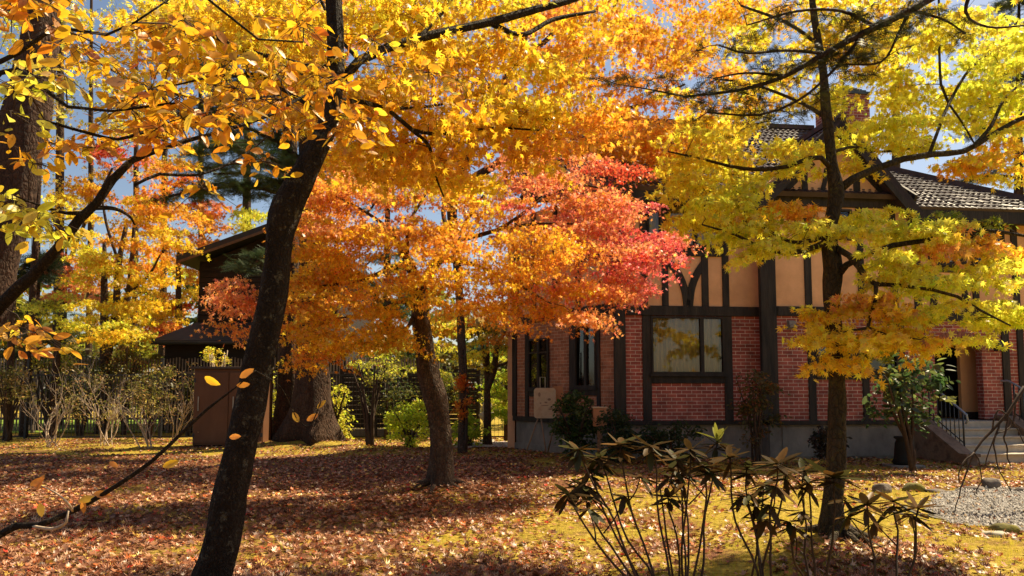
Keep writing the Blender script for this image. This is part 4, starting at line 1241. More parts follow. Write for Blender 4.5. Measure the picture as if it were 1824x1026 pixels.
# 4. tall orange-red maple behind the middle one
Y4 = 17.5
t4 = Tree('maple_tree', 'tall slender maple with red creeper on its trunk behind the orange maple', 'tree', base_at(825, Y4), bark='bark_mid', seed=31)
t4.gaps = True
with_base(t4, [(825, 800, Y4, 18), (826, 700, Y4, 16), (822, 600, Y4, 15), (815, 480, Y4, 15), (805, 380, Y4, 18), (815, 320, Y4, 22), (840, 260, Y4, 18), (880, 180, Y4, 16), (930, 80, Y4, 13), (950, -40, Y4, 9)], n=10)
L = lambda lst, **k: t4.limb(px_path(lst), **k)
L([(812, 325, Y4, 22), (798, 300, 17.3, 16), (780, 260, 17, 12), (740, 180, 16.6, 10), (700, 80, 16.4, 7)])
L([(840, 320, Y4, 16), (900, 280, 17, 13), (960, 215, 16.8, 12), (1000, 160, 16.6, 10), (1060, 80, 16.4, 8), (1100, 0, 16.2, 5)])
L([(930, 100, Y4, 10), (975, 70, 17.2, 9), (1010, 20, 17, 7)])
L([(960, 215, 16.8, 8), (1050, 200, 16.4, 7), (1130, 190, 16.2, 6), (1220, 150, 16, 4)])
L([(780, 260, 17, 7), (680, 250, 16.6, 6), (600, 220, 16.4, 4)])
rd = [(ORG, 5), (GOLD, 3), (DORG, 1), (SALM, 2)]
t4.sprays([
    (1080, 130, 16.4, 110, 110, 1.4, 24, [(ORG, 5), (GOLD, 2), (SALM, 2)]), (1190, 180, 16.2, 110, 100, 1.4, 20, [(ORG, 4), (GOLD, 3)]), (1020, 240, 16.4, 140, 60, 1.3, 18, rd), (1180, 280, 16.0, 90, 40, 1, 10, [(ORG, 4), (GOLD, 3)]), (880, 120, 16.8, 100, 90, 1.5, 10, rd), (660, 60, 16.6, 130, 110, 1.5, 16, rd),
    (740, 190, 16.6, 150, 60, 1.4, 14, rd), (600, 220, 16.4, 100, 80, 1.2, 14, rd), (590, 310, 16.4, 60, 40, 1, 7, rd), (1250, 40, 16.2, 120, 70, 1.4, 14, [(ORG, 3), (GOLD, 4)]), (1060, -10, 16.6, 160, 50, 1.5, 12, rd), (690, 290, 16.2, 100, 40, 1, 9, rd), (1060, 240, 16, 110, 40, 1, 10, rd), (1330, 60, 16.0, 100, 70, 1.2, 12, [(GOLD, 4), (ORG, 2), (YEL, 2)]), (1150, 60, 16.2, 120, 60, 1.2, 10, [(ORG, 4), (GOLD, 3)]), (1010, 60, 16.6, 100, 70, 1.2, 8, rd), (1240, 230, 15.8, 80, 40, 1, 8, [(ORG, 3), (GOLD, 4)]), (960, 320, 16.4, 100, 40, 1, 8, [(RED, 3), (PINK, 2), (SALM, 3)]),
], 0.70, 135, 0.080, tilt=0.65, dens=.85)
t4.finish(T_STAR5, 'leaf_far')
cr = Tree('creeper', 'rust-red creeper climbing the slender trunk behind the orange maple', 'climbing plant', base_at(829, Y4 - .15) + Vector((0.05, 0, 0)), bark='twig', seed=5)
cr.limb(px_path([(829, 800, Y4 - .15, 5), (831, 720, Y4 - .15, 4), (828, 620, Y4 - .15, 3)]), 'stem', n=5, jit=0)
cr.sprays([(827, 690, Y4 - .2, 10, 55, .1, 10, [(DORG, 3), (RED, 2), (ORG, 1)]), (824, 720, Y4 - .2, 10, 18, .1, 4, [(DORG, 3), (ORG, 2)])], 0.13, 45, 0.05, twigs=False, flat=1.5)
cr.finish(T_STAR5, 'leaf_far')

# 5. near tree beyond the left edge: its boughs with oval leaves cross the picture
t5 = Tree('cherry_tree', 'near tree at the left edge with dark bough and large oval golden leaves', 'tree', Vector((-3.75, 4.6, gz(-3.75, 4.6) - .05)), bark='bark_dark', seed=41)
t5.limb([[-3.75, 4.6, -0.15, .11], [-3.72, 4.55, 0.8, .095], [-3.62, 4.45, 1.5, .085], [-3.55, 4.4, 2.4, .07], [-3.45, 4.3, 3.4, .05], [-3.35, 4.2, 4.3, .03]], 'trunk', n=10, flare=.2)
L = lambda lst, **k: t5.limb(px_path(lst), **k)
b0 = Vector((-3.66, 4.47, 1.3))
p_ = px_path([(0, 545, 4.1, 22), (55, 495, 4.0, 20), (105, 440, 3.9, 18), (140, 392, 3.9, 18), (172, 362, 3.9, 16), (200, 320, 3.95, 15), (235, 285, 4.0, 13), (285, 265, 4.1, 11), (335, 250, 4.2, 8), (400, 232, 4.3, 7), (480, 205, 4.5, 6), (540, 172, 4.7, 5), (580, 160, 4.8, 3)])
t5.limb([[b0.x, b0.y, b0.z, .04]] + p_, n=10, step=.1)
L([(165, 370, 3.9, 9), (205, 372, 4.0, 7), (230, 385, 4.1, 5), (240, 400, 4.2, 3)])
L([(150, 380, 3.9, 8), (110, 378, 3.85, 6), (60, 362, 3.8, 4), (30, 350, 3.7, 3)])
L([(285, 265, 4.1, 6), (265, 235, 4.0, 6), (210, 248, 3.9, 6), (150, 235, 3.8, 6), (80, 215, 3.7, 5)])
L([(240, 330, 4.0, 5), (285, 310, 4.1, 6), (350, 312, 4.2, 5), (430, 280, 4.4, 4), (500, 222, 4.6, 3)])
c0 = Vector((-3.5, 4.35, 2.9))
t5.limb([[c0.x, c0.y, c0.z, .03]] + px_path([(0, 130, 4.1, 9), (60, 142, 3.9, 9), (120, 190, 3.7, 6), (200, 198, 3.6, 5), (300, 185, 3.6, 5), (400, 180, 3.7, 4), (500, 170, 3.9, 3)]), n=7)
t5.limb([[c0.x, c0.y, c0.z + .5, .03]] + px_path([(0, 110, 4.0, 9), (55, 78, 3.8, 8), (105, 50, 3.6, 7), (190, 62, 3.5, 5), (240, 40, 3.5, 4), (330, -20, 3.6, 3)]), n=7)
t5.limb([[c0.x, c0.y, c0.z + .9, .025]] + px_path([(60, -30, 3.8, 8), (200, -40, 3.6, 6), (360, -10, 3.6, 5), (460, 70, 3.7, 4), (540, 75, 3.9, 3)]), n=7)
ov = [((.90, .44, .02), 5), ((.78, .36, .02), 4), (YEL, 1)]; ovl = [(LEM, 4), (YEL, 4)]
t5.sprays([
    (60, 40, 3.5, 90, 60, .4, 7, ov), (220, 70, 3.6, 110, 50, .4, 6, ov), (390, 60, 3.7, 120, 60, .4, 6, ov), (250, 180, 3.7, 120, 30, .4, 7, ov), (400, 190, 3.8, 110, 40, .4, 8, ov), (520, 170, 4.2, 90, 60, .4, 8, ov), (640, 190, 4.6, 70, 50, .4, 5, ov), (300, 225, 3.9, 60, 25, .3, 4, ov), (90, 270, 3.8, 70, 40, .3, 5, ov), (150, 245, 3.8, 50, 30, .3, 3, ov),
    (40, 365, 3.7, 45, 28, .3, 5, ovl), (90, 395, 3.8, 40, 20, .3, 3, ovl), (70, 150, 3.7, 60, 25, .3, 4, ovl), (40, 180, 3.7, 40, 30, .3, 3, ovl), (700, 90, 4.6, 50, 40, .3, 3, ov), (30, 600, 3.8, 40, 25, .3, 3, [(ORG, 2), (GOLD, 2)]), (590, 225, 4.4, 70, 30, .3, 5, ov), (470, 255, 4.3, 60, 35, .3, 3, ov), (380, 330, 4.2, 25, 10, .1, 1, ov), (560, 60, 3.9, 50, 30, .2, 2, ov), (780, 130, 4.9, 50, 40, .3, 3, ov),
], 0.21, 14, 0.053, tilt=0.75, droop=0.5, flat=0.6, jitter=.22, tw=40)
t5.finish(T_OVAL, 'leaf_thick')

# 6. thin twig with a few leaves low in the left foreground
t6 = Tree('sapling', 'thin dark sapling arching low at left over leaf litter, few orange leaves', 'sapling', Vector((-3.5, 4.2, gz(-3.5, 4.2) - .03)), bark='bark_dark', seed=47)
t6.limb([[-3.5, 4.2, -.1, .02], [-3.25, 4.1, .25, .018]] + px_path([(0, 952, 3.95, 13), (70, 935, 3.85, 11), (140, 905, 3.75, 10), (200, 870, 3.7, 8), (270, 822, 3.7, 7), (330, 765, 3.7, 6), (370, 728, 3.7, 5), (420, 690, 3.7, 3), (455, 660, 3.7, 2)]), 'stem', n=8, step=.08)
t6.limb(px_path([(130, 910, 3.75, 5), (120, 895, 3.7, 4), (100, 878, 3.7, 3), (75, 866, 3.7, 2)]), mat=M['twig_pale'], n=5)
t6.limb(px_path([(60, 938, 3.85, 6), (95, 942, 3.7, 6), (118, 930, 3.65, 5), (122, 910, 3.65, 3)]), mat=M['twig_pale'], n=5)
for (x, y, s, a) in ((68, 862, 1.1, -10), (72, 905, .9, 170), (150, 890, 1.0, 70), (178, 880, 1.0, 100), (148, 900, .8, 175), (300, 828, 1.0, 70), (372, 677, 1.1, 115), (436, 667, 1.0, 55), (430, 686, .8, 85), (528, 745, 1.0, -30), (554, 745, 1.0, 60), (570, 722, .9, 35), (415, 778, .8, 90), (62, 860, .9, 60), (200, 826, .7, 120)):
    p = at(x, y, 3.7 if x < 480 else 4.3)
    aa = R(a)
    t6.P.append(np.array([list(p)])); t6.S.append(np.array([0.052 * s * (1 if x < 480 else .95)]))
    t6.Nn.append(np.array([[.4 * random.uniform(-1, 1), -0.9, random.uniform(-.2, .5)]])); t6.Yd.append(np.array([[math.sin(aa), 0.1, math.cos(aa)]])); t6.C.append(np.array([list(ORG if x % 3 else GOLD)]))
t6.limb(px_path([(455, 660, 3.7, 2), (500, 690, 4.0, 2), (528, 745, 4.3, 2)]), n=4)
t6.limb(px_path([(528, 748, 4.3, 2), (552, 758, 4.3, 2), (572, 715, 4.3, 2)]), n=4)
t6.finish(T_OVAL, 'leaf_thick')

# 7. the big old conifers
def conifer(label, px, Y, lst, boughs, group=None, seed=1, bark='bark_brown', pal=None, flare=.5, name='conifer_tree', size=.16, cov=70, rs=.55, bl=None):
    t = Tree(name, label, 'tree', base_at(px, Y), group, bark, seed)
    with_base(t, lst, flare=flare, n=14, step=0.25, jit=0.2)
    for b in boughs:
        sp = t.limb(px_path(b), n=6, wig=.08)
    pal = pal or [(DGR, 4), ((.06, .085, .03), 2)]
    cent = []
    for b in (bl or boughs):
        sp = smooth_path(px_path(b), .35)
        for p in sp[len(sp) // 4:]:
            for _ in range(2):
                cent.append((Vector(p[:3]) + Vector((random.uniform(-.4, .4), random.uniform(-.5, .5), random.uniform(-.12, .1))), pal))
    if cent:
        t.put(cent, rs, cov, size, flat=.3, tilt=.35, droop=.12)
        t.finish(T_NEEDLE, 'needle')
    return t


Y7 = 19.6
conifer('thick old conifer trunk with flared mossy roots left of the middle', 548, Y7,
        [(548, 800, Y7, 66), (552, 740, Y7, 62), (556, 660, Y7, 58), (558, 560, Y7, 54), (556, 400, Y7, 48), (552, 200, Y7, 40), (548, 0, Y7, 30), (545, -260, Y7, 14)],
        [[(556, 330, Y7, 10), (500, 290, 18.6, 8), (430, 262, 17.8, 6), (360, 262, 17.2, 4)], [(555, 360, Y7, 10), (480, 340, 19, 8), (400, 335, 18.6, 6), (300, 350, 18.2, 4)], [(556, 300, Y7, 9), (470, 240, 19.2, 7), (380, 215, 19, 5), (300, 190, 18.8, 4)],
         [(556, 300, Y7, 9), (620, 295, 19, 8), (690, 305, 18.6, 6), (720, 315, 18.4, 4)], [(557, 220, Y7, 9), (640, 180, 19, 7), (700, 150, 18.6, 5)], [(557, 270, Y7, 9), (640, 275, 19, 7), (700, 285, 18.6, 5)], [(552, 100, Y7, 9), (450, 60, 19, 7), (370, 40, 18.6, 4)], [(552, 150, Y7, 9), (420, 130, 19, 7), (300, 120, 18.6, 4)]],
        seed=51, flare=.75, pal=[(DGR, 3), ((.07, .11, .04), 3), ((.10, .13, .05), 1)])
conifer('dark old conifer trunk standing just left of the thick flared one', 508, 20.6,
        [(508, 787, 20.6, 40), (512, 700, 20.6, 36), (515, 600, 20.6, 34), (516, 400, 20.6, 30), (516, 150, 20.6, 22), (514, -150, 20.6, 10)],
        [[(516, 440, 20.6, 9), (470, 455, 20, 8), (445, 476, 19.6, 6)], [(516, 330, 20.6, 9), (440, 310, 20, 6), (380, 310, 19.8, 4)]], seed=53, flare=.3, pal=[((.10, .15, .06), 3), ((.07, .10, .05), 2)])
Y8 = 12.5
conifer('massive rough conifer trunk leaning at the far left edge', -115, Y8,
        [(-115, 850, Y8, 92), (-80, 700, Y8, 88), (-40, 560, Y8, 84), (-4, 430, Y8, 80), (26, 320, Y8, 80), (44, 210, Y8, 74), (62, 120, Y8, 64), (80, 0, Y8, 56), (100, -200, Y8, 36)],
        [], seed=57, flare=.3)
# fir at the right edge: dark boughs hang into the picture
Y9 = 6.2
t9 = Tree('fir_tree', 'fir beyond the right edge with dark needle boughs hanging in front of the yellow leaves', 'tree', base_at(2110, Y9), None, 'bark_brown', 61)
t9.limb(px_path([(2110, 1080, Y9, 70), (2100, 700, Y9, 62), (2090, 300, Y9, 52), (2080, -100, Y9, 44), (2070, -500, Y9, 30)]), 'trunk', n=12)
bo = [[(2075, -330, Y9, 26), (1900, -160, 5.9, 22), (1750, -60, 5.6, 18), (1620, 18, 5.3, 15), (1540, 58, 5.1, 12), (1470, 95, 5.0, 10), (1400, 135, 4.9, 8), (1320, 160, 4.8, 6), (1220, 172, 4.8, 4)],
      [(1560, 48, 5.15, 8), (1500, 20, 5.0, 6), (1420, 20, 4.9, 5), (1330, 45, 4.8, 3)], [(1470, 95, 5.0, 7), (1400, 90, 4.9, 5), (1330, 95, 4.8, 4), (1280, 80, 4.8, 3)], [(1540, 58, 5.1, 8), (1480, 130, 5.0, 6), (1420, 180, 4.9, 5), (1350, 205, 4.85, 4), (1260, 200, 4.8, 3)],
      [(1620, 18, 5.3, 8), (1600, 60, 5.2, 5), (1570, 110, 5.1, 4), (1500, 115, 5.0, 3)], [(1400, 135, 4.9, 5), (1330, 130, 4.85, 4), (1270, 140, 4.8, 3)], [(1220, 172, 4.8, 4), (1160, 160, 4.8, 3), (1100, 150, 4.8, 2)],
      [(1750, -60, 5.6, 9), (1720, 20, 5.6, 6), (1760, 48, 5.6, 4), (1830, 45, 5.6, 3)], [(1620, 18, 5.3, 6), (1680, 35, 5.3, 4), (1720, 60, 5.3, 3)]]
cent = []
for b in bo:
    sp = t9.limb(px_path(b), n=6)
    for p in smooth_path(px_path(b), .10):
        if p[1] < 5.32:
            for _ in range(2):
                cent.append((Vector(p[:3]) + Vector((random.uniform(-.16, .16), random.uniform(-.14, .14), random.uniform(-.07, .04))), [((.022, .028, .012), 4), ((.05, .055, .02), 2)]))
t9.put(cent, .14, 11, .056, flat=.35, tilt=.35, droop=.15)
t9.finish(T_NEEDLE, 'needle')

def roots(t, n, L, r, seed, mat=None):
    random.seed(seed)
    for k in range(n):
        a = 6.28 * k / n + random.uniform(-.35, .35); l = L * random.uniform(.6, 1.2)
        p = []
        for q in (0.0, .25, .55, .8, 1.0):
            x = t.base.x + math.cos(a + .3 * q) * l * q; y = t.base.y + math.sin(a + .3 * q) * l * q
            p.append([x, y, gz(x, y) + r * (1.3 * (1 - q) ** 2 + .25 - .55 * q), r * (1 - .75 * q)])
        sp = smooth_path(p, .06)
        mb = MB(); mb.tube([Vector(q[:3]) - t.base for q in sp], [q[3] for q in sp], 10, .25, seed + k)
        mb.build('root', mat or t.bark, t.root)


roots(t3, 7, .62, .055, 5, M['bark_moss']); roots(t2, 7, .6, .06, 6); roots(t1, 6, .5, .05, 8)
random.seed(99)

# ---- background trees on the left and behind the fence
def bg_tree(label, px, Y, hpx, wpx, tiers, rs, nl, size, seed, group='autumn trees behind the fence', bark='bark_mid', name='maple_tree', limbs=(), tpl=T_STAR5, lean=0, mat='leaf_far'):
    t = Tree(name, label, 'tree', base_at(px, Y), group, bark, seed)
    yb = HORIZON + F * CAM_Z / Y
    with_base(t, [(px, yb, Y, wpx), (px + lean * .3, yb - (yb - hpx) * .35, Y, wpx * .85), (px + lean * .7, yb - (yb - hpx) * .7, Y, wpx * .65), (px + lean, hpx, Y, wpx * .3)], n=9, step=.4, flare=.2)
    for l in limbs: t.limb(px_path(l), n=6)
    if tiers: t.sprays(tiers, rs, nl, size, tilt=.65)
    t.finish(tpl, mat)
    return t


bg_tree('orange and yellow many-stemmed maple left of the dark wooden house', 186, 25, 430, 20, [
    (290, 330, 24, 60, 50, 2, 11, [(ORG, 4), (GOLD, 3), (RED, 1)]), (250, 400, 24, 110, 50, 2, 16, [(ORG, 3), (GOLD, 4), (YEL, 2)]), (255, 530, 24.5, 55, 45, 1.5, 12, [(YEL, 4), (GOLD, 3)]), (200, 500, 24, 70, 50, 1.5, 10, [(YEL, 3), (YG, 2), (ORG, 1)]), (220, 560, 25.5, 110, 40, 1.5, 12, [(YEL, 3), (GOLD, 3), (YG, 1)]), (230, 470, 25.5, 90, 50, 1.5, 14, [(ORG, 3), (GOLD, 3), (YEL, 1)]), (140, 400, 26, 80, 60, 1.5, 10, [(YG, 2), (YEL, 2), (GOLD, 2)])],
    .75, 150, .10, 71, limbs=[[(190, 640, 25, 14), (205, 560, 25, 12), (212, 470, 25, 10), (225, 400, 25, 7)], [(194, 620, 25, 13), (225, 540, 25, 11), (235, 460, 25, 8), (240, 380, 25, 5)], [(230, 520, 25, 7), (265, 490, 24.6, 5), (285, 455, 24.4, 3)], [(212, 470, 25, 6), (190, 400, 25, 5), (180, 340, 25, 3)], [(240, 400, 25, 6), (290, 350, 25, 4), (330, 320, 25, 3)]])
bg_tree('orange maple showing behind the left edge of the dark wooden house', 318, 31, 420, 16, [
    (330, 430, 31, 60, 60, 1.5, 14, [(ORG, 4), (SALM, 2), (GOLD, 3)]), (310, 520, 31, 50, 55, 1.5, 12, [(YEL, 3), (GOLD, 3), (ORG, 2)]), (300, 570, 31, 40, 35, 1.2, 8, [(RED, 2), (SALM, 3), (ORG, 2)]), (375, 385, 31.5, 40, 35, 1, 8, [(SALM, 3), (RED, 2), (ORG, 2)]), (430, 395, 32, 40, 25, 1, 6, [(YG, 4), (LEM, 2)])], .85, 170, .11, 72)
bg_tree('tall golden tree rising behind the left boughs up to the top edge', 455, 23, -40, 15, [
    (300, 60, 22, 110, 60, 2, 12, [(YEL, 3), (GOLD, 3), (YG, 1)]), (480, 60, 22, 110, 60, 2, 12, [(GOLD, 4), (ORG, 2)]), (90, 40, 22, 90, 60, 2, 8, [(YEL, 3), (YG, 3)]), (470, 170, 22, 80, 50, 1.6, 8, [(GOLD, 3), (ORG, 3)]), (180, 210, 22.5, 80, 50, 1.6, 6, [(YEL, 3), (YG, 2), (ORG, 1)]), (320, 250, 22.5, 70, 40, 1.6, 6, [(ORG, 3), (GOLD, 3)])], .85, 110, .10, 70, lean=85, limbs=[[(510, 330, 23, 9), (400, 190, 22.5, 7), (280, 60, 22, 4)], [(515, 270, 23, 8), (490, 150, 22.5, 6), (490, 50, 22, 4)], [(400, 190, 22.5, 6), (230, 140, 22.2, 5), (100, 60, 22, 3)]])
bg_tree('crimson-topped maple far behind the left boughs', 108, 30, 440, 12, [
    (230, 265, 29, 45, 40, 1.5, 9, [(RED, 3), (SALM, 3)]), (170, 330, 29, 50, 35, 1.5, 8, [(ORG, 4), (GOLD, 3)]), (110, 480, 29, 45, 25, 1.2, 7, [(RED, 3), (SALM, 3)]), (140, 520, 29, 50, 30, 1.2, 6, [(ORG, 2), (SALM, 3)])], .8, 150, .11, 73, limbs=[[(110, 500, 30, 8), (150, 400, 29.5, 6), (200, 300, 29, 4)]], lean=10)
bg_tree('low maple with flat yellow-green layers behind the left shrubs', 92, 23, 560, 18, [
    (130, 570, 22.5, 50, 14, .8, 6, [(LEM, 3), (YG, 3)]), (190, 585, 22.5, 60, 12, .8, 7, [(YEL, 3), (YG, 2)]), (90, 540, 22.5, 50, 16, .8, 5, [(YG, 4), (OLV, 2)]), (200, 600, 22.4, 40, 8, .6, 4, [(YEL, 3), (GOLD, 2)])], .6, 130, .08, 79, bark='bark_brown', limbs=[[(96, 600, 23, 7), (140, 580, 22.6, 5), (200, 590, 22.5, 3)]], lean=14)
bg_tree('small yellow-leaved tree with crooked stem to the left of the brick wing', 868, 19.8, 600, 15, [
    (870, 620, 19.3, 60, 40, .9, 12, [(YEL, 3), (YG, 3), (OLV, 2)]), (800, 600, 19.3, 50, 45, .9, 9, [(YG, 3), (GOLD, 3)]), (690, 640, 20, 60, 30, 1, 7, [(YG, 3), (OLV, 3)]), (780, 660, 19.6, 30, 25, .6, 4, [(YG, 3), (OLV, 2)]), (890, 590, 19.2, 30, 20, .5, 3, [(ORG, 3), (DORG, 2)])], .42, 70, .07, 83, limbs=[[(866, 700, 19.8, 12), (880, 660, 19.7, 12), (885, 620, 19.6, 10), (900, 590, 19.5, 6)], [(868, 690, 19.8, 9), (862, 630, 19.7, 7), (850, 590, 19.6, 5)], [(880, 655, 19.7, 6), (915, 640, 19.5, 4), (940, 615, 19.4, 3)]])
bg_tree('bright green leafy tree close to the far corner of the brick wing', 902, 21.5, 640, 10, [
    (895, 640, 21, 28, 40, .8, 7, [((.18, .33, .03), 3), (YG, 2)]), (890, 700, 20.8, 26, 40, .8, 8, [((.30, .45, .03), 3), (YG, 2)]), (905, 740, 20.6, 16, 22, .5, 4, [((.36, .50, .04), 3)])], .45, 90, .075, 89, bark='bark_brown')
bg_tree('thin-stemmed yellow larch far behind the house roof', 1596, 30, -60, 20, [
    (1600, 60, 29, 60, 60, 2, 10, [(OLV, 3), (TAN, 2)])], .9, 90, .10, 91, name='larch_tree', bark='bark_mid')
ls_ = [(104, 31, -150, 18, 5), (66, 27, -100, 15, -4), (290, 38, -60, 14, 6), (160, 44, -40, 12, 3), (20, 22, 100, 13, 8), (48, 24, 120, 14, 30), (240, 48, 20, 12, 4), (360, 46, 60, 14, -3)]
lbl = ['tall bare larch trunk just right of the massive left trunk', 'larch trunk close against the massive left trunk', 'distant larch behind the orange maple', 'slender far larch between two left trunks', 'short brown trunk by the wire fence at far left', 'leaning brown trunk behind the flat yellow layers', 'faint far larch above the orange maple', 'far larch left of the dark wooden house']
for i, (px, Y, top, wd, ln) in enumerate(ls_):
    tr = []
    if top < 100:
        for k in range(7):
            yy = top + 60 + k * 75
            tr.append((px + random.uniform(-30, 30), yy, Y - .5, 75 * 30 / Y, 30, 1.5, 3, [(TAN, 2), (OLV, 3), (YG, 2), (YEL, 1)]))
    bg_tree(lbl[i], px, Y, top, wd, tr, .8, 55, .10, 100 + i, 'tall larches behind the fence', 'bark_brown', 'larch_tree', lean=ln)
# dark pines far behind, blue-green
def pine(label, px, Y, top, bot, wd, seed, half, pal=None):
    bs = []
    k = 0; y = top + 30
    while y < bot:
        g = (y - top) / (bot - top)
        for s in (-1, 1):
            ex = half * (.35 + .65 * g) * random.uniform(.7, 1.15)
            bs.append([(px, y, Y, 6), (px + s * ex * .5, y + random.uniform(-6, 10), Y - random.uniform(-.8, .8), 4), (px + s * ex, y + random.uniform(4, 26), Y - random.uniform(-1.2, 1.2), 3)])
        y += random.uniform(36, 56)
    conifer(label, px, Y, [(px, HORIZON + F * CAM_Z / Y, Y, wd), (px, (top + HORIZON) / 2, Y, wd * .7), (px, top, Y, 3)], bs, 'dark conifers in the background', seed, pal=pal or [((.03, .055, .03), 3), ((.06, .085, .045), 2)], name='pine_tree', flare=.2, size=.22, cov=34, rs=.7)


pine('dark blue-green pine seen at the right edge beyond the roof', 1815, 32, -30, 520, 22, 121, 120)
pine('dark conifer behind the leaning dark maple trunk', 440, 34, -20, 330, 20, 123, 120)
pine('dark green conifer low at far left behind the wire fence', 60, 27, 430, 690, 12, 125, 70)
pine('conifer with pale green boughs in the gap of the orange maple', 690, 40, 230, 600, 18, 127, 70, [((.08, .13, .045), 3), ((.05, .08, .03), 2)])

# far wood that closes the view
t = Tree('woodland', 'far autumn wood behind the fence and houses', 'woodland', Vector((0, 60, 0)), None, 'bark_brown', 141)
ti = []
for k in range(46):
    px = -350 + k * 56 + random.uniform(-20, 20)
    top = 480 + 80 * mnoise.noise(Vector((k * .35, 0, 0))) - (60 if px > 1000 else 0)
    c = random.choice([[(OLV, 4), (BRN, 3)], [(TAN, 3), (OLV, 3)], [(AMB, 2), (OLV, 3)], [(DGR, 4), (OLV, 2)], [(YG, 2), (OLV, 3)]])
    ti.append((px, (top + 720) / 2, 60, 46, (720 - top) / 2, 6, 12, c))
t.sprays(ti, 1.9, 120, .40, tilt=.7, twigs=False)
cent = []
for k in range(130):  # unseen trees behind the camera, added for the window panes to reflect
    a = random.uniform(R(95), R(265)); r_ = random.uniform(24, 34)
    cent.append((Vector((math.sin(a) * r_, math.cos(a) * r_, random.uniform(.5, 11))), random.choice([[(OLV, 4), (YG, 2)], [(AMB, 3), (OLV, 3)], [(DGR, 4), (OLV, 2)], [(YEL, 2), (OLV, 3)]])))
t.put(cent, 2.0, 90, .34, tilt=.7, twigs=False)
o = leaf_mesh('woodland', M['leaf_far'], None, np.vstack(t.P), np.concatenate(t.S), np.vstack(t.Nn), np.vstack(t.Yd), np.vstack(t.C), T_KITE)
bpy.data.objects.remove(t.root)
tag(o, 'far autumn wood closing the view behind the fences, with unseen trees added behind the camera', 'woodland', kind='stuff')

t = Tree('undergrowth', 'x', 'x', Vector((0, 31, 0)), None, 'bark_brown', 143)
ti = []
for k in range(34):
    px = -300 + k * 40 + random.uniform(-15, 15)
    c = random.choice([[(DGR, 4), (OLV, 2)], [(OLV, 4), (BRN, 3)], [((.10, .09, .03), 4), (OLV, 2)], [(DGR, 3), ((.08, .10, .03), 2)], [(OLV, 3), (YG, 2)]])
    ti.append((px, 672 + random.uniform(-14, 10), 31, 30, 62, 2.5, 12, c))
t.sprays(ti, .75, 75, .14, tilt=.7, twigs=False)
o = leaf_mesh('undergrowth', M['leaf_far'], None, np.vstack(t.P), np.concatenate(t.S), np.vstack(t.Nn), np.vstack(t.Yd), np.vstack(t.C), T_OVAL6)
bpy.data.objects.remove(t.root)
tag(o, 'dark mixed undergrowth behind the fences', 'undergrowth', kind='stuff')

# ------------------------------------------------------------------ dark wooden house at the left
YD = 27.0
def wx(px, Y): return (px - 912.0) / F * Y
def wz(py, Y, px=912): return at(px, py, Y).z


dh = thing('dark_wooden_house', 'dark stained wooden house with sloping roof behind the left trunks', 'house', (wx(350, YD), YD, 0))
ox = wx(350, YD)


def db(name, mat, *boxes):
    mb = MB()
    for b in boxes: mb.box(*b)
    return mb.build(name, mat, dh)


def lx(px, Y=YD): return wx(px, Y) - ox


zt_l = wz(470, YD); zt_r = wz(412, YD); zr = wz(402, YD)
mb = MB()
W1 = lx(600); wm = lx(500)
prof = [(0, 0), (W1, 0), (W1, zt_l), (wm, zr - .15), (0, zt_l)]
vs = [(x, y, z) for y in (0, 7.0) for x, z in prof]
mb.add(vs, [(0, 1, 2, 3, 4), (9, 8, 7, 6, 5), (0, 4, 9, 5), (1, 6, 7, 2), (0, 5, 6, 1)])
mb.build('wall', M['dark_board'], dh)
ov_ = .75
for s, (x0, z0, x1, z1) in enumerate(((lx(324), wz(456, YD - ov_), wm, zr + .05), (W1 + .5, wz(456, YD - ov_), wm, zr + .05))):
    mb = MB()
    th = .22
    vs = [(x, y, z) for y in (-ov_, 7.4) for (x, z) in ((x0, z0), (x1, z1), (x1, z1 - th), (x0, z0 - th))]
    mb.add(vs, [(0, 1, 2, 3), (7, 6, 5, 4), (0, 4, 5, 1), (1, 5, 6, 2), (2, 6, 7, 3), (3, 7, 4, 0)])
    rf = mb.build('roof', M['dark_roof'], dh)
    mb = MB()
    vs = [(x, y, z) for y in (-ov_ - .03, -ov_ - .003) for (x, z) in ((x0, z0 - th + .02), (x1, z1 - th + .02), (x1, z1 - th - .08), (x0, z0 - th - .08))]
    mb.add(vs, [(0, 1, 2, 3), (7, 6, 5, 4), (0, 4, 5, 1), (1, 5, 6, 2), (2, 6, 7, 3), (3, 7, 4, 0)])
    mb.build('verge_board', M['fascia'], rf)
# lower skirt roof
ya = -2.0; zlo = wz(606, YD + ya); zhi = wz(573, YD)
x0, x1 = lx(268, YD + ya), W1 + 1.2
mb = MB(); vs = [(x0, ya, zlo), (x1, ya, zlo), (W1, 0.05, zhi), (-.02, 0.05, zhi), (x0, 5, zlo), (-.02, 5, zhi)]
vs += [(a, b, c - .12) for a, b, c in vs]
mb.add(vs, [(0, 1, 2, 3), (0, 3, 5, 4), (9, 8, 7, 6), (10, 11, 9, 6), (0, 6, 7, 1), (4, 10, 6, 0), (1, 7, 8, 2)])
mb.build('lower_roof', M['dark_roof'], dh)
mb = MB(); zz = 2.2
while zz < zt_l - .1:
    mb.add([(0.02, -.012, zz), (W1 - .02, -.012, zz), (W1 - .02, -.045, zz + .012), (0.02, -.045, zz + .012), (0.02, -.004, zz + .2), (W1 - .02, -.004, zz + .2)], [(0, 1, 2, 3), (3, 2, 5, 4)]); zz += .2
mb.build('weatherboard', M['dark_board'], dh)
mb = MB(); mb.tube([(x0 + .05, ya - .06, zlo - .09), (x1 - .05, ya - .06, zlo - .09)], .06, 8); mb.build('gutter', M['dark_roof'], dh)
mb = MB(); mb.tube([(-.15, -.08, zlo - .1), (-.15, -.08, 0)], .045, 8); mb.build('downpipe', M['dark_roof'], dh)
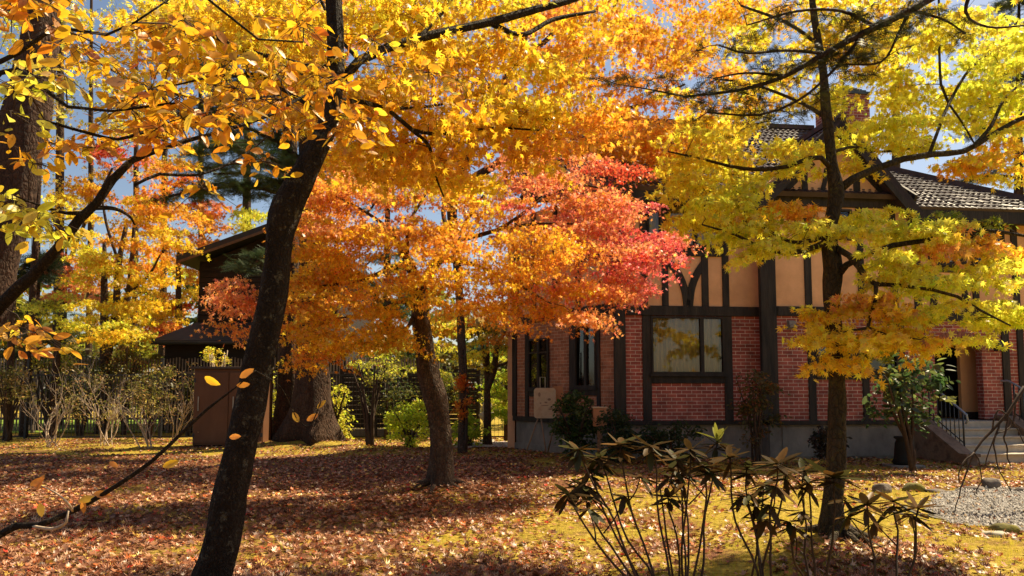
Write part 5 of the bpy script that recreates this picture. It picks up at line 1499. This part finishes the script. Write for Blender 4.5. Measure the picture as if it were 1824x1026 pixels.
db('lower_wall', M['dark_board'], (lx(300, YD - 1), W1 + .6, -1.3, 0, 0, zlo - .1))
for px in (380, 470, 560):
    db('window', M['inner'], (lx(px), lx(px + 34), -1.33, -1.29, 0.9, 1.9))

# dark boarded wall behind the bushes
bw = thing('board_fence', 'dark horizontal board wall with lattice gaps behind the middle bushes', 'fence', (wx(610, 23.6), 23.6, 0))
ox2 = wx(610, 23.6)
mb = MB(); zt_ = wz(655, 23.6)
nb = 13
for k in range(nb):
    mb.box(0, wx(852, 23.6) - ox2, 0, .03, .28 + (zt_ - .3) * k / nb, .28 + (zt_ - .3) * (k + .86) / nb)
mb.build('board_panel', M['dark_board'], bw)
for f in (0, .25, .5, .75, 1):
    mb = MB(); x = (wx(852, 23.6) - ox2) * f; mb.box(x - .06, x + .06, -.06, .10, 0, zt_ + .05); mb.build('post', M['dark_board'], bw)
mb = MB(); mb.box(0, wx(852, 23.6) - ox2, -.03, .12, 0, .24); mb.build('plinth', M['concrete'], bw)

# picket fence behind
pk_ = thing('picket_fence', 'tall weathered picket fence running behind the shrubs and dark house front', 'fence', (wx(-60, 25.2), 25.2, 0))
ox3 = wx(-60, 25.2); Wp = wx(780, 25.2) - ox3
mb = MB(); n = 0; x = 0.0
while x < Wp:
    h = wz(638, 25.2) + random.uniform(-.05, .05)
    mb.box(x, x + .045, 0, .02, 0.1, h); x += .105
mb.build('picket_panel', M['bamboo'], pk_)
for z in (wz(664, 25.2), 0.5):
    mb = MB(); mb.box(0, Wp, .021, .08, z - .04, z + .04); mb.build('rail', M['bamboo'], pk_)
for k in range(8):
    mb = MB(); x = Wp * k / 7; mb.box(x - .05, x + .05, .081, .18, 0, wz(645, 25.2)); mb.build('post', M['bamboo'], pk_)

# black wire fence
YF = 22.6
wf = thing('wire_fence', 'black wire mesh fence with iron posts across the back of the garden', 'fence', (wx(-140, YF), YF, 0))
ox4 = wx(-140, YF); Wf = wx(914, YF) - ox4; hf = wz(668, YF)
mb = MB(); k = 0; x = 0.0
while x < Wf: mb.box(x - .004, x + .004, -.004, .004, .06, hf); x += .12
z = .08
while z < hf: mb.box(0, Wf, -.0085, -.0045, z - .004, z + .004); z += .17
mb.build('mesh_panel', M['metal_black'], wf)
for px in (-120, 52, 290, 470, 690, 866, 911):
    mb = MB(); x = wx(px, YF) - ox4; mb.box(x - .035, x + .035, -.05, .03, -.1, wz(640, YF)); mb.box(x - .045, x + .045, -.06, .04, wz(640, YF), wz(640, YF) + .03); mb.build('post', M['metal_black'], wf)
for z in (hf, .06):
    mb = MB(); mb.box(0, Wf, .008, .03, z - .02, z + .02); mb.build('rail', M['metal_black'], wf)

# ------------------------------------------------------------------ brown garden cabinet
YS = 19.3
sh = thing('garden_cabinet', 'tall brown garden cabinet with flat top and slim handle behind the leaning maple', 'cabinet', (wx(345, YS), YS, gz(wx(345, YS), YS)), R(4))
sw = wx(470, YS) - wx(345, YS); szt = wz(652, YS)
def cb(name, mat, *boxes, bevel=0.0):
    mb = MB()
    for b in boxes: mb.box(*b)
    return mb.build(name, mat, sh, bevel=bevel)


cb('cabinet_body', M['shed'], (0.02, sw - .02, .03, .95, .06, szt - .06), bevel=.01)
cb('top_board', M['shed_top'], (-.06, sw + .06, -.06, 1.02, szt - .06, szt), bevel=.008)
cb('plinth', M['inner'], (0.06, sw - .06, .06, .9, -.1, .06))
for a, b in ((.04, sw * .5 - .008), (sw * .5 + .008, sw - .04)):
    d_ = cb('door', M['shed'], (a, b, 0.0, .029, .12, szt - .14), bevel=.006)
    mb = MB(); hx = a + .12; mb.box(hx - .012, hx + .012, -.035, -.022, .95, 1.32); mb.box(hx - .012, hx + .012, -.022, 0, .97, .99); mb.box(hx - .012, hx + .012, -.022, 0, 1.28, 1.30)
    mb.build('handle', M['ornament'], d_)
    for zz in (.32, szt - .36):
        mb = MB(); xx = a + .01 if a < sw * .4 else b - .01; mb.box(xx - .03, xx + .03, -.012, 0, zz - .05, zz + .05); mb.build('hinge', M['metal_black'], d_)
    for zz in (.16, szt * .5, szt - .2):
        mb = MB(); mb.box(a + .015, b - .015, -.009, 0.002, zz - .035, zz + .035); mb.build('cross_rail', M['shed'], d_)

# ------------------------------------------------------------------ shrubs
def bush(name, label, px, py, Y, w_px, h_px, pal, n, rs, nl, size, tpl, mat='leaf_far', group=None, seed=1, stems=7, twig='twig', dY=.4, tilt=.7, cat='shrub', gap=.0, jitter=.18, stem_w=5):
    """leafy shrub: crown centred at (px, py) on the picture, rooted straight below"""
    b = base_at(px, Y)
    t = Tree(name, label, cat, b, group, twig, seed)
    for k in range(stems):
        a = random.uniform(-1, 1)
        top = at(px + a * w_px * .8, py - h_px * random.uniform(-.1, .8), Y + random.uniform(-dY, dY))
        mid = Vector((b.x + (top.x - b.x) * .35, b.y + (top.y - b.y) * .35, b.z + (top.z - b.z) * .5))
        r = stem_w * .5 * Y / F
        t.limb([[b.x + random.uniform(-.06, .06), b.y + random.uniform(-.06, .06), b.z - .03, r], [*mid, r * .75], [*top, r * .3]], 'stem', n=5, jit=0, step=.2, wig=.05)
    cent = []
    for k in range(n):
        v = unit(1)[0] * random.random() ** .4
        c = at(px + v[0] * w_px, py - v[2] * h_px, Y + v[1] * dY)
        c.z = max(c.z, b.z + rs * .35)
        cent.append((c, pal))
    t.put(cent, rs, nl, size, flat=.9, tilt=tilt, droop=.1, jitter=jitter)
    t.finish(tpl, mat)
    return t


lime = [((.66, .74, .06), 4), ((.80, .80, .08), 3), ((.45, .58, .04), 2)]
bush('bright_shrub', 'bright lime green shrub glowing left of the middle maple trunk', 732, 757, 18.7, 42, 46, lime, 46, .2, 55, .055, T_OVAL6, seed=201, stems=8)
bush('bright_shrub', 'green shrub right of the middle maple trunk', 835, 762, 19.4, 34, 38, [((.34, .50, .04), 3), ((.50, .60, .05), 2)], 26, .22, 50, .06, T_OVAL6, seed=203)
bush('leafy_shrub', 'tall yellow-green shrub right of the thick flared trunk', 598, 728, 20.6, 32, 62, [(YG, 4), (LEM, 2), (OLV, 3)], 36, .24, 50, .055, T_OVAL6, seed=205, stems=8, stem_w=8)
bush('leafy_shrub', 'leafy climbing shrub between the cabinet and the dark old trunk', 482, 700, 21.4, 14, 50, [(YG, 4), (OLV, 3)], 14, .22, 45, .055, T_OVAL6, seed=206, stems=4)
bush('climbing_plant', 'sunlit yellow creeper sprawling above the brown cabinet', 385, 634, 21.5, 26, 16, [(LEM, 3), (YG, 3), (GOLD, 2), (TAN, 2)], 14, .17, 30, .05, T_OVAL6, seed=207, stems=9, twig='twig_pale')
bush('small_tree', 'small multi-stemmed dark tree on a mound right of the thick flared trunk', 660, 660, 19.0, 42, 30, [(OLV, 4), (YG, 2), (TAN, 1)], 16, .24, 28, .05, T_OVAL6, seed=209, stems=6, cat='small tree', stem_w=8)
# shrubs before the house
dg = [((.035, .06, .018), 4), ((.06, .085, .025), 3)]
bush('green_shrub', 'dark green upright shrub in front of the brick wing beside the easel', 1024, 752, 15.6, 44, 62, [((.045, .085, .018), 4), ((.08, .12, .03), 3), ((.16, .2, .04), 1)], 52, .22, 46, .06, T_OVAL6, seed=211, stems=9)
bush('green_shrub', 'low dark green shrub below the corner post of the house', 1098, 775, 14.9, 44, 46, dg, 34, .2, 46, .055, T_OVAL6, seed=213)
bush('green_shrub', 'low shadowy hedge shrub below the curtained window', 1190, 785, 14.8, 60, 38, dg, 40, .22, 50, .05, T_OVAL6, seed=215)
bush('nandina_shrub', 'airy shrub with olive and orange leaves left of the right maple trunk', 1345, 725, 14.6, 50, 66, [((.08, .085, .025), 4), ((.13, .09, .03), 3), ((.36, .13, .03), 1)], 46, .22, 26, .055, T_OVAL6, seed=217, stems=8)
bush('dark_shrub', 'small dark shrub hugging the foundation behind the right maple trunk', 1474, 783, 14.2, 26, 34, [((.03, .03, .02), 3), ((.05, .035, .03), 2)], 18, .17, 34, .06, T_OVAL6, seed=219)
bush('broadleaf_shrub', 'large broad-leaved green shrub left of the entrance arch', 1620, 700, 13.6, 76, 62, [((.05, .10, .03), 4), ((.09, .15, .05), 3), ((.22, .22, .05), 1)], 46, .27, 17, .10, T_OVAL, seed=221, stems=5, mat='leaf_thick', stem_w=9)
# shadowy undergrowth along the fence
for (px, py, Y, w_, h_, pal, s, lab) in ((270, 700, 22, 48, 46, [(OLV, 3), ((.10, .08, .03), 3), (TAN, 1)], 231, 'brownish leafy shrub left of the brown cabinet'), (20, 690, 21.4, 40, 40, [((.22, .2, .05), 3), (OLV, 3), (TAN, 2)], 233, 'pale olive shrub at the left edge'),
                                        (150, 690, 23.6, 60, 46, [(DGR, 3), (OLV, 2)], 235, 'dark shrub behind the bare pale shrubs'), (340, 700, 24.0, 40, 44, [(DGR, 3), (OLV, 3)], 237, 'dark shrub between the fence and the brown cabinet'),
                                        (690, 700, 22, 44, 46, [((.05, .075, .025), 3), (OLV, 2)], 239, 'dusky shrub before the board wall'), (790, 690, 22.2, 34, 40, [((.07, .08, .025), 3), (YG, 1)], 241, 'dim shrub behind the middle maple trunk'), (90, 640, 24.4, 70, 30, [(OLV, 3), (YG, 2), (TAN, 1)], 243, 'loose olive shrub above the wire fence at far left'), (225, 640, 24.4, 60, 34, [(OLV, 3), (BRN, 2)], 245, 'brown-olive shrub behind the second bare shrub')):
    bush('leafy_shrub', lab, px, py, Y, w_, h_, pal, 22, .3, 42, .065, T_OVAL6, seed=s, group='shrubs along the back fence', dY=.5)


def bare_shrub(label, px, Y, h_px, spread, seed, n=9):
    b = base_at(px, Y)
    t = Tree('bare_shrub', label, 'shrub', b, 'bare pale shrubs by the wire fence', 'twig_pale', seed)
    yb = HORIZON + F * CAM_Z / Y

    def grow(p, d, L, r, lev):
        q = p + d * L
        m = p + d * L * .5 + Vector((random.uniform(-1, 1), random.uniform(-1, 1), random.uniform(-.3, .5))) * L * .10
        if lev == 0: t.limb([[*p, r], [*m, r * .85], [*q, r * .6]], 'stem', n=5, jit=0, step=.15)
        else: t.tw.tube([p - t.base, m - t.base, q - t.base], [r, r * .8, r * .5], 4, 0, 0, cap=False)
        if lev < 3:
            for k in range(random.choice((2, 3, 3))):
                nd = (d + Vector((random.uniform(-.75, .75), random.uniform(-.75, .75), random.uniform(-.05, .5)))).normalized()
                grow(p + d * L * random.uniform(.45, 1), nd, L * random.uniform(.5, .75), r * .55, lev + 1)
    H = h_px * Y / F
    for k in range(n - 2):
        a = random.uniform(0, 6.28)
        d = Vector((math.cos(a) * spread, math.sin(a) * spread * .8, 1)).normalized()
        grow(b + Vector((random.uniform(-.12, .12), random.uniform(-.12, .12), 0)), (d + Vector((random.uniform(-.3, .3), random.uniform(-.3, .3), 0))).normalized(), H * random.uniform(.3, .65), random.uniform(.010, .024), 0)
    cent = [(b + Vector((random.uniform(-.9, .9), random.uniform(-.6, .6), H * random.uniform(.35, 1.0))), [(TAN, 3), (OLV, 3), ((.4, .36, .1), 2), ((.3, .16, .06), 2)]) for _ in range(34)]
    t.put(cent, .28, 14, .045, flat=.8, twigs=False)
    t.finish(T_OVAL6, 'leaf_far', twig_mat='twig_pale')


bare_shrub('pale bare shrub nearest the left edge by the iron fence post', 103, 19.2, 150, .45, 301)
bare_shrub('pale bare shrub right of the first one with a leaning stem', 198, 19.6, 150, .5, 303)
bare_shrub('dark-based thin bare shrub just left of the brown cabinet', 270, 18.8, 130, .55, 305, 8)
bare_shrub('thin grey bare shrub behind the cabinet edge', 318, 21.5, 140, .4, 307, 7)

# ------------------------------------------------------------------ easel with rounded board, boards by the wall
def easel():
    Y = 16.9
    b = at(990, 805, Y); bx, by = b.x, b.y
    e = thing('easel', 'pale rounded board with brown pattern on a wooden tripod easel beside the brick wing', 'easel', (bx, by, gz(bx, by)))
    def p(px, py, dy=0.0):
        q = at(px, py, Y + dy); return Vector((q.x - bx, q.y - by, q.z - gz(bx, by)))
    # rounded board
    x0, x1 = p(951, 740).x, p(990, 740).x; z0, z1 = p(970, 745).z, p(970, 691).z
    def rounded(x0, x1, z0, z1, r, y0, y1, name, mat):
        ol = []
        for (cx, cz, a0) in ((x1 - r, z0 + r, -90), (x1 - r, z1 - r, 0), (x0 + r, z1 - r, 90), (x0 + r, z0 + r, 180)):
            for k in range(7):
                a = R(a0 + 15 * k); ol.append((cx + r * math.cos(a), cz + r * math.sin(a)))
        n = len(ol); vs = [(x, y, z) for y in (y0, y1) for x, z in ol]
        mb = MB(); mb.add(vs, [tuple(range(n)), tuple(range(2 * n - 1, n - 1, -1))] + [(i, n + i, n + (i + 1) % n, (i + 1) % n) for i in range(n)])
        return mb.build(name, mat, e)
    bd = rounded(x0, x1, z0, z1, .07, -.03, 0.0, 'board', M['wood_pale'])
    for k, (fx, fz, w_, h_) in enumerate(((.25, .78, .03, .05), (.55, .52, .035, .018), (.3, .5, .02, .016), (.75, .3, .05, .014), (.5, .42, .09, .01), (.7, .62, .04, .03))):
        mb = MB(); cx, cz = x0 + (x1 - x0) * fx, z0 + (z1 - z0) * fz
        mb.add([(cx + w_ * math.cos(a), -.033, cz + h_ * math.sin(a)) for a in np.linspace(0, 6.28, 13)[:-1]], [tuple(range(12))]); mb.build('painted_mark', M['wood_leg'], bd)
    rounded(p(984, 740).x, p(1004, 740).x, p(990, 730).z, p(990, 688).z, .06, .06, .09, 'back_board', M['wood_orange'])
    mb = MB(); hx0, hx1 = p(962, 690).x, p(971, 690).x; zt = p(965, 672).z
    mb.tube([(hx0, -.015, z1 - .02), (hx0, -.015, zt), (hx1, -.015, zt), (hx1, -.015, z1 - .02)], .012, 6); mb.build('handle', M['ornament'], bd)
    for a, b_, dy0, dy1 in (((958, 746), (938, 803), 0.01, -.25), ((964, 746), (972, 803), 0.01, -.25), ((990, 746), (975, 808), 0.03, .35), ((1000, 735), (1012, 803), .08, .2)):
        mb = MB(); mb.tube([p(*a, dy0), p(*b_, dy1)], .018, 7); mb.build('leg', M['wood_leg'], e)


easel()
q = at(1068, 760, 15.4)
bx_ = thing('planter_box', 'small pale orange box on the ground among the shrubs before the brick wing', 'box', (q.x, q.y, gz(q.x, q.y)))
z1 = at(1068, 728, 15.4).z; z0 = at(1068, 750, 15.4).z
mb = MB(); mb.box(-.14, .14, -.1, .1, z0 - .12, z1); mb.build('box_body', M['wood_orange'], bx_, bevel=.01)
mb = MB(); mb.box(-.155, .155, -.115, .115, z1, z1 + .03); mb.build('lid', M['wood_pale'], bx_, bevel=.006)
mb = MB(); mb.box(-.05, .05, -.05, .05, -.05, z0 - .12); mb.build('post', M['wood_leg'], bx_)

# stone ornament near the wire fence
q = base_at(868, 20.8)
og_ = thing('garden_ornament', 'weathered pale stone ornament standing by the fence left of the brick wing', 'ornament', q)
prof = [(0.20, 0), (0.20, .10), (.12, .14), (.09, .45), (.12, .62), (.20, .70), (.24, .80), (.19, .86), (.10, .90), (.14, 1.02), (.12, 1.14), (0.02, 1.2)]
def lathe(prof, mat, name, parent, n=14, seed=0):
    vs = []; fs = []
    for r, z in prof:
        for k in range(n):
            a = 2 * math.pi * k / n; rr = r * (1 + .06 * mnoise.noise(Vector((math.cos(a) * 2, math.sin(a) * 2, z * 4 + seed))))
            vs.append((rr * math.cos(a), rr * math.sin(a), z))
    for i in range(len(prof) - 1):
        for k in range(n): fs.append((i * n + k, i * n + (k + 1) % n, (i + 1) * n + (k + 1) % n, (i + 1) * n + k))
    fs.append(tuple((len(prof) - 1) * n + k for k in range(n)))
    mb = MB(); mb.add(vs, fs, None, True)
    return mb.build(name, mat, parent)


lathe(prof[:5], M['ornament'], 'pedestal', og_); lathe(prof[4:], M['ornament'], 'bowl', og_, seed=3)
q = base_at(1600, 14.6)
ur = thing('garden_urn', 'dark bell-shaped urn on a slab at the foot of the house wall', 'urn', q)
lathe([(.15, .08), (.20, .12), (.15, .2), (.13, .36), (.12, .5), (.09, .56), (.14, .6), (.13, .63)], M['inner'], 'urn_body', ur)
mb = MB(); mb.box(-.34, .34, -.22, .22, -.1, .08); mb.build('slab', M['concrete'], ur, bevel=.01)

# ------------------------------------------------------------------ rhododendrons in the foreground
def whorl(t, p, n, L, up=0.0, pal=None, droop=.45):
    """rosette of long leaves round a stem tip"""
    a0 = random.uniform(0, 6.28)
    for k in range(n):
        a = a0 + 6.28 * k / n + random.uniform(-.25, .25)
        el = up + random.uniform(-droop, .55)
        d = np.array([math.cos(a) * math.cos(el), math.sin(a) * math.cos(el), math.sin(el)])
        nn = np.array([-d[0] * d[2], -d[1] * d[2], 1.0 - d[2] ** 2]) + .25 * unit(1)[0]
        l = L * random.uniform(.75, 1.15)
        t.P.append((np.array(list(p)) + d * l * .18)[None]); t.S.append(np.array([l * .95])); t.Nn.append(nn[None]); t.Yd.append(d[None])
        t.C.append((colours(pal, 1) * random.uniform(.75, 1.25)))


rpal = [((.065, .04, .014), 3), ((.09, .052, .018), 3), ((.15, .075, .02), 1.5), ((.06, .058, .018), 3)]
rlab = ['rhododendron farthest left of the foreground row, its leaves hanging darkest', 'rhododendron with upright pale new leaves at its tip', 'rhododendron between the pale-tipped one and the right maple trunk', 'rhododendron fanning dark rosettes right of the right maple trunk', 'rhododendron with a wide rosette right across the maple trunk']
rdat = [
    (1185, 4.1, [((1012, 880), 1), ((1035, 862), 1), ((1052, 838), 1), ((1030, 800), 1), ((1105, 792), 1), ((1068, 815), 1), ((1160, 795), 1)]),
    (1215, 4.4, [((1215, 850), 1), ((1175, 862), 0), ((1230, 800), 1), ((1278, 790), 2), ((1205, 818), 1), ((1190, 885), 1), ((1255, 830), 1)]),
    (1345, 4.3, [((1330, 835), 1), ((1360, 865), 1), ((1300, 815), 1), ((1345, 900), 1), ((1400, 845), 1), ((1385, 825), 1)]),
    (1560, 4.1, [((1544, 898), 1), ((1592, 893), 1), ((1636, 905), 1)]),
    (1440, 4.5, [((1486, 850), 3), ((1440, 862), 1), ((1405, 930), 1), ((1430, 838), 1)]),
]
for (bxp, Y, tips), lab in zip(rdat, rlab):
    b = base_at(bxp, Y)
    t = Tree('rhododendron', lab, 'shrub', b, 'rhododendrons in the foreground', 'twig', int(bxp))
    for (tp, kind) in tips:
        p = at(tp[0], tp[1], Y + random.uniform(-.25, .25))
        m1 = b + (p - b) * .35 + Vector((random.uniform(-.03, .03) - (p.x - b.x) * .12, random.uniform(-.1, .1), 0))
        m2 = b + (p - b) * .72 + Vector((random.uniform(-.03, .03), random.uniform(-.05, .05), .01))
        t.limb([[b.x + random.uniform(-.05, .05), b.y + random.uniform(-.05, .05), b.z - .03, .0095], [*m1, .0078], [*m2, .006], [*p, .0045]], 'stem', n=6, jit=.1, step=.08, wig=.03)
        if kind != 0:
            whorl(t, p, 12 if kind != 3 else 16, .132 if kind != 3 else .19, 0, rpal, .7 if tp[0] < 1060 else .4)
            whorl(t, p + Vector((random.uniform(-.01, .01), 0, -.03)), 6, .115, -.35, rpal, .4)
        if kind == 2: whorl(t, p + Vector((0, 0, .02)), 6, .13, .8, [((.30, .30, .05), 3), ((.22, .22, .03), 2)], .2)
        if kind == 0: pass
        # side shoots with small rosettes
        if random.random() < .8 and kind:
            q_ = m2 + Vector((random.uniform(-.14, .14), random.uniform(-.14, .14), random.uniform(.08, .2)))
            t.limb([[*m2, .005], [*((m2 + q_) * .5 + Vector((.01, 0, -.01))), .004], [*q_, .0035]], 'stem', n=5, jit=0, step=.06)
            whorl(t, q_, 9, .12, -.2, rpal, .6)
    t.finish(T_LONG, 'leaf_wax')

# bare arching twigs at the right edge, before the steps
bt = Tree('bare_sapling', 'bare arching twigs hanging before the entrance steps at the right edge', 'sapling', base_at(1905, 9.5), None, 'twig', 401)
bt.limb(px_path([(1905, 905, 9.5, 9), (1880, 780, 9.5, 9), (1850, 690, 9.4, 8), (1824, 690, 9.4, 7), (1795, 735, 9.3, 6), (1765, 770, 9.3, 5), (1735, 806, 9.2, 4), (1715, 860, 9.1, 3)]), 'stem', n=6, wig=.02)
for lst in ([(1795, 735, 9.3, 4), (1790, 780, 9.2, 3), (1800, 830, 9.2, 2)], [(1780, 755, 9.3, 4), (1770, 800, 9.2, 3), (1785, 850, 9.1, 2), (1800, 875, 9.1, 2)], [(1765, 770, 9.3, 3), (1780, 730, 9.3, 3), (1810, 760, 9.3, 2), (1824, 790, 9.3, 2)], [(1735, 806, 9.2, 3), (1748, 840, 9.2, 2), (1740, 880, 9.1, 2)], [(1715, 860, 9.1, 3), (1705, 890, 9.0, 2), (1700, 915, 9.0, 2)], [(1810, 700, 9.4, 4), (1800, 760, 9.3, 3), (1770, 780, 9.2, 2), (1755, 830, 9.2, 2)], [(1735, 806, 9.2, 3), (1712, 830, 9.1, 3), (1708, 860, 9.1, 2)]):
    bt.limb(px_path(lst), n=5, jit=0, wig=.03)

# ------------------------------------------------------------------ stones along the gravel
def stone(label, px, py, w_, h_, mat, seed, moss=False):
    p = ground_at(px, py)
    r = w_ * p.y / F / 2; hz = h_ * p.y / F
    import bmesh
    bm = bmesh.new(); bmesh.ops.create_icosphere(bm, subdivisions=3, radius=1)
    for v in bm.verts:
        d = v.co.copy()
        k = 1 + .28 * mnoise.noise(d * 1.1 + Vector((seed, 0, 0))) + .10 * mnoise.noise(d * 3 + Vector((0, seed, 0)))
        v.co = Vector((d.x * r * k, d.y * r * .75 * k, max(-.5, min(.8, d.z)) * hz * k))
    me = bpy.data.meshes.new('stone'); bm.to_mesh(me); bm.free()
    for f in me.polygons: f.use_smooth = True
    o = link('stone', me, mat); o.location = (p.x, p.y, p.z + hz * .25)
    tag(o, label, 'stone', 'stones edging the gravel')


stone('brown squared stone at the left start of the gravel edge', 1571, 876, 34, 15, M['rock'], 1)
stone('mossy green stone second from the left on the gravel edge', 1627, 874, 38, 13, M['rock_moss'], 2)
stone('flat dark stone sliver third along the gravel edge', 1668, 876, 36, 5, M['rock'], 3)
stone('dark lump of stone by the gravel near the steps', 1766, 870, 34, 16, M['rock'], 4)
stone('flat dark slab left of the dark lump by the steps', 1735, 873, 40, 6, M['rock'], 5)
stone('moss-topped stone on the near side of the gravel', 1792, 950, 50, 14, M['rock_moss'], 6)
stone('pale flat stone before the moss-topped one', 1775, 956, 44, 8, M['ornament'], 7)
stone('flat stone by the gravel at the right edge', 1822, 876, 30, 7, M['rock'], 8)

# gravel stones and fallen leaves: too many to count
def scatter_ground(n, fn):
    out = []
    tries = 0
    while len(out) < n and tries < n * 30:
        tries += 1
        Y = 3.6 + 19 * random.random() ** 1.15
        X = (random.uniform(-60, 1890) - 912) / F * Y
        pr = fn(X, Y)
        if random.random() < pr: out.append((X, Y))
    return out


def litter_p(x, y):
    if in_gravel(x, y): return 0.03
    n = mnoise.noise(Vector((x * .8, y * 1.1, 2.2))) + .6 * mnoise.noise(Vector((x * 2.3, y * 2.8, 5.1)))
    base = .62 if x < -.2 else .55 - .24 * min(2.0, (x + .2))
    for (cx, cy, s_) in ((3.3, 6.5, .7), (-1.8, 5.4, .5), (-.9, 11.2, .9), (2.6, 6.0, .5)):
        base += .45 * math.exp(-((x - cx) ** 2 + (y - cy) ** 2) / s_)
    if y > 9 and -3 < x < 2.6: base += .25
    if y > 17: base -= .25
    if x > 3.5 and 9 < y < 11: base -= .2
    if x > 2 and y > 11: base += .35
    return max(.035, min(1, base + .75 * n))


pts = scatter_ground(76000, litter_p)
P = np.array([(x, y, gz(x, y) + .012 + .012 * random.random()) for x, y in pts])
n = len(P)
pal = [((.36, .15, .07), 4), ((.26, .095, .045), 4), ((.48, .26, .15), 3), ((.17, .065, .03), 3), ((.60, .16, .04), 1), ((.66, .42, .10), 1.4), ((.54, .36, .22), .7), ((.55, .05, .03), .4)]
Nn = unit(n) * .55; Nn[:, 2] = np.abs(Nn[:, 2]) + .7
Cc = colours(pal, n) * RNG.uniform(.6, 1.45, (n, 1)); Sz = .034 * RNG.uniform(.55, 1.5, n)
nr = (P[:, 1] < 9.5) & (RNG.random(n) < .6)
T_FALL = (T_STAR[0] * np.array([1, 1, -2.2]), T_STAR[1])
for sel, tp, k in ((nr, T_FALL, 1.25), (~nr, T_CURL, 1.0)):
    o = leaf_mesh('fallen_leaves', M['litter'], None, P[sel], Sz[sel] * k, Nn[sel], unit(int(sel.sum())), Cc[sel], tp)
    tag(o, 'fallen brown and red maple leaves covering the moss', 'leaves', kind='stuff')
pts = scatter_ground(10000, lambda x, y: .8 if in_gravel(x, y) else 0)
P = np.array([(x, y, gz(x, y) + .02) for x, y in pts]); n = len(P)
T_PEB = (np.array([(0, 0, .8), (1, 0, 0), (0, .8, 0), (-1, 0, 0), (0, -.9, 0), (.2, .1, -.6)], float), np.array([(0, 1, 2), (0, 2, 3), (0, 3, 4), (0, 4, 1)], int))
Nn = unit(n) * .3; Nn[:, 2] += 1
o = leaf_mesh('gravel', M['pebble'], None, P, .013 * RNG.uniform(.4, 1.8, n), Nn, unit(n), colours([((.40, .37, .34), 3), ((.26, .235, .215), 3), ((.10, .085, .075), 2), ((.3, .2, .1), .4)], n), T_PEB)
tag(o, 'loose grey gravel stones', 'gravel', kind='stuff')
# short moss tufts
pts = scatter_ground(26000, lambda x, y: 0 if in_gravel(x, y) else max(0.02, .9 - 1.1 * litter_p(x, y)) * (1 if y < 15 else .3))
P = np.array([(x, y, gz(x, y) + .004) for x, y in pts]); n = len(P)
T_TUFT = (np.array([(-.5, 0, 0), (-.3, 0, 0), (-.55, .2, 1), (-.1, .1, 0), (.1, .1, 0), (.05, -.1, 1.2), (.35, -.1, 0), (.55, -.1, 0), (.6, -.3, .9)], float), np.array([(0, 1, 2), (3, 4, 5), (6, 7, 8)], int))
Nn = unit(n) * .25; Nn[:, 2] = 1
o = leaf_mesh('moss', M['leaf_far'], None, P, .022 * RNG.uniform(.5, 1.4, n), Nn, unit(n) * np.array([[1, 1, 0]]), colours([((.58, .48, .05), 3), ((.44, .40, .04), 3), ((.62, .46, .09), 2)], n), T_TUFT)
tag(o, 'yellow-green moss tufts', 'moss', kind='stuff')
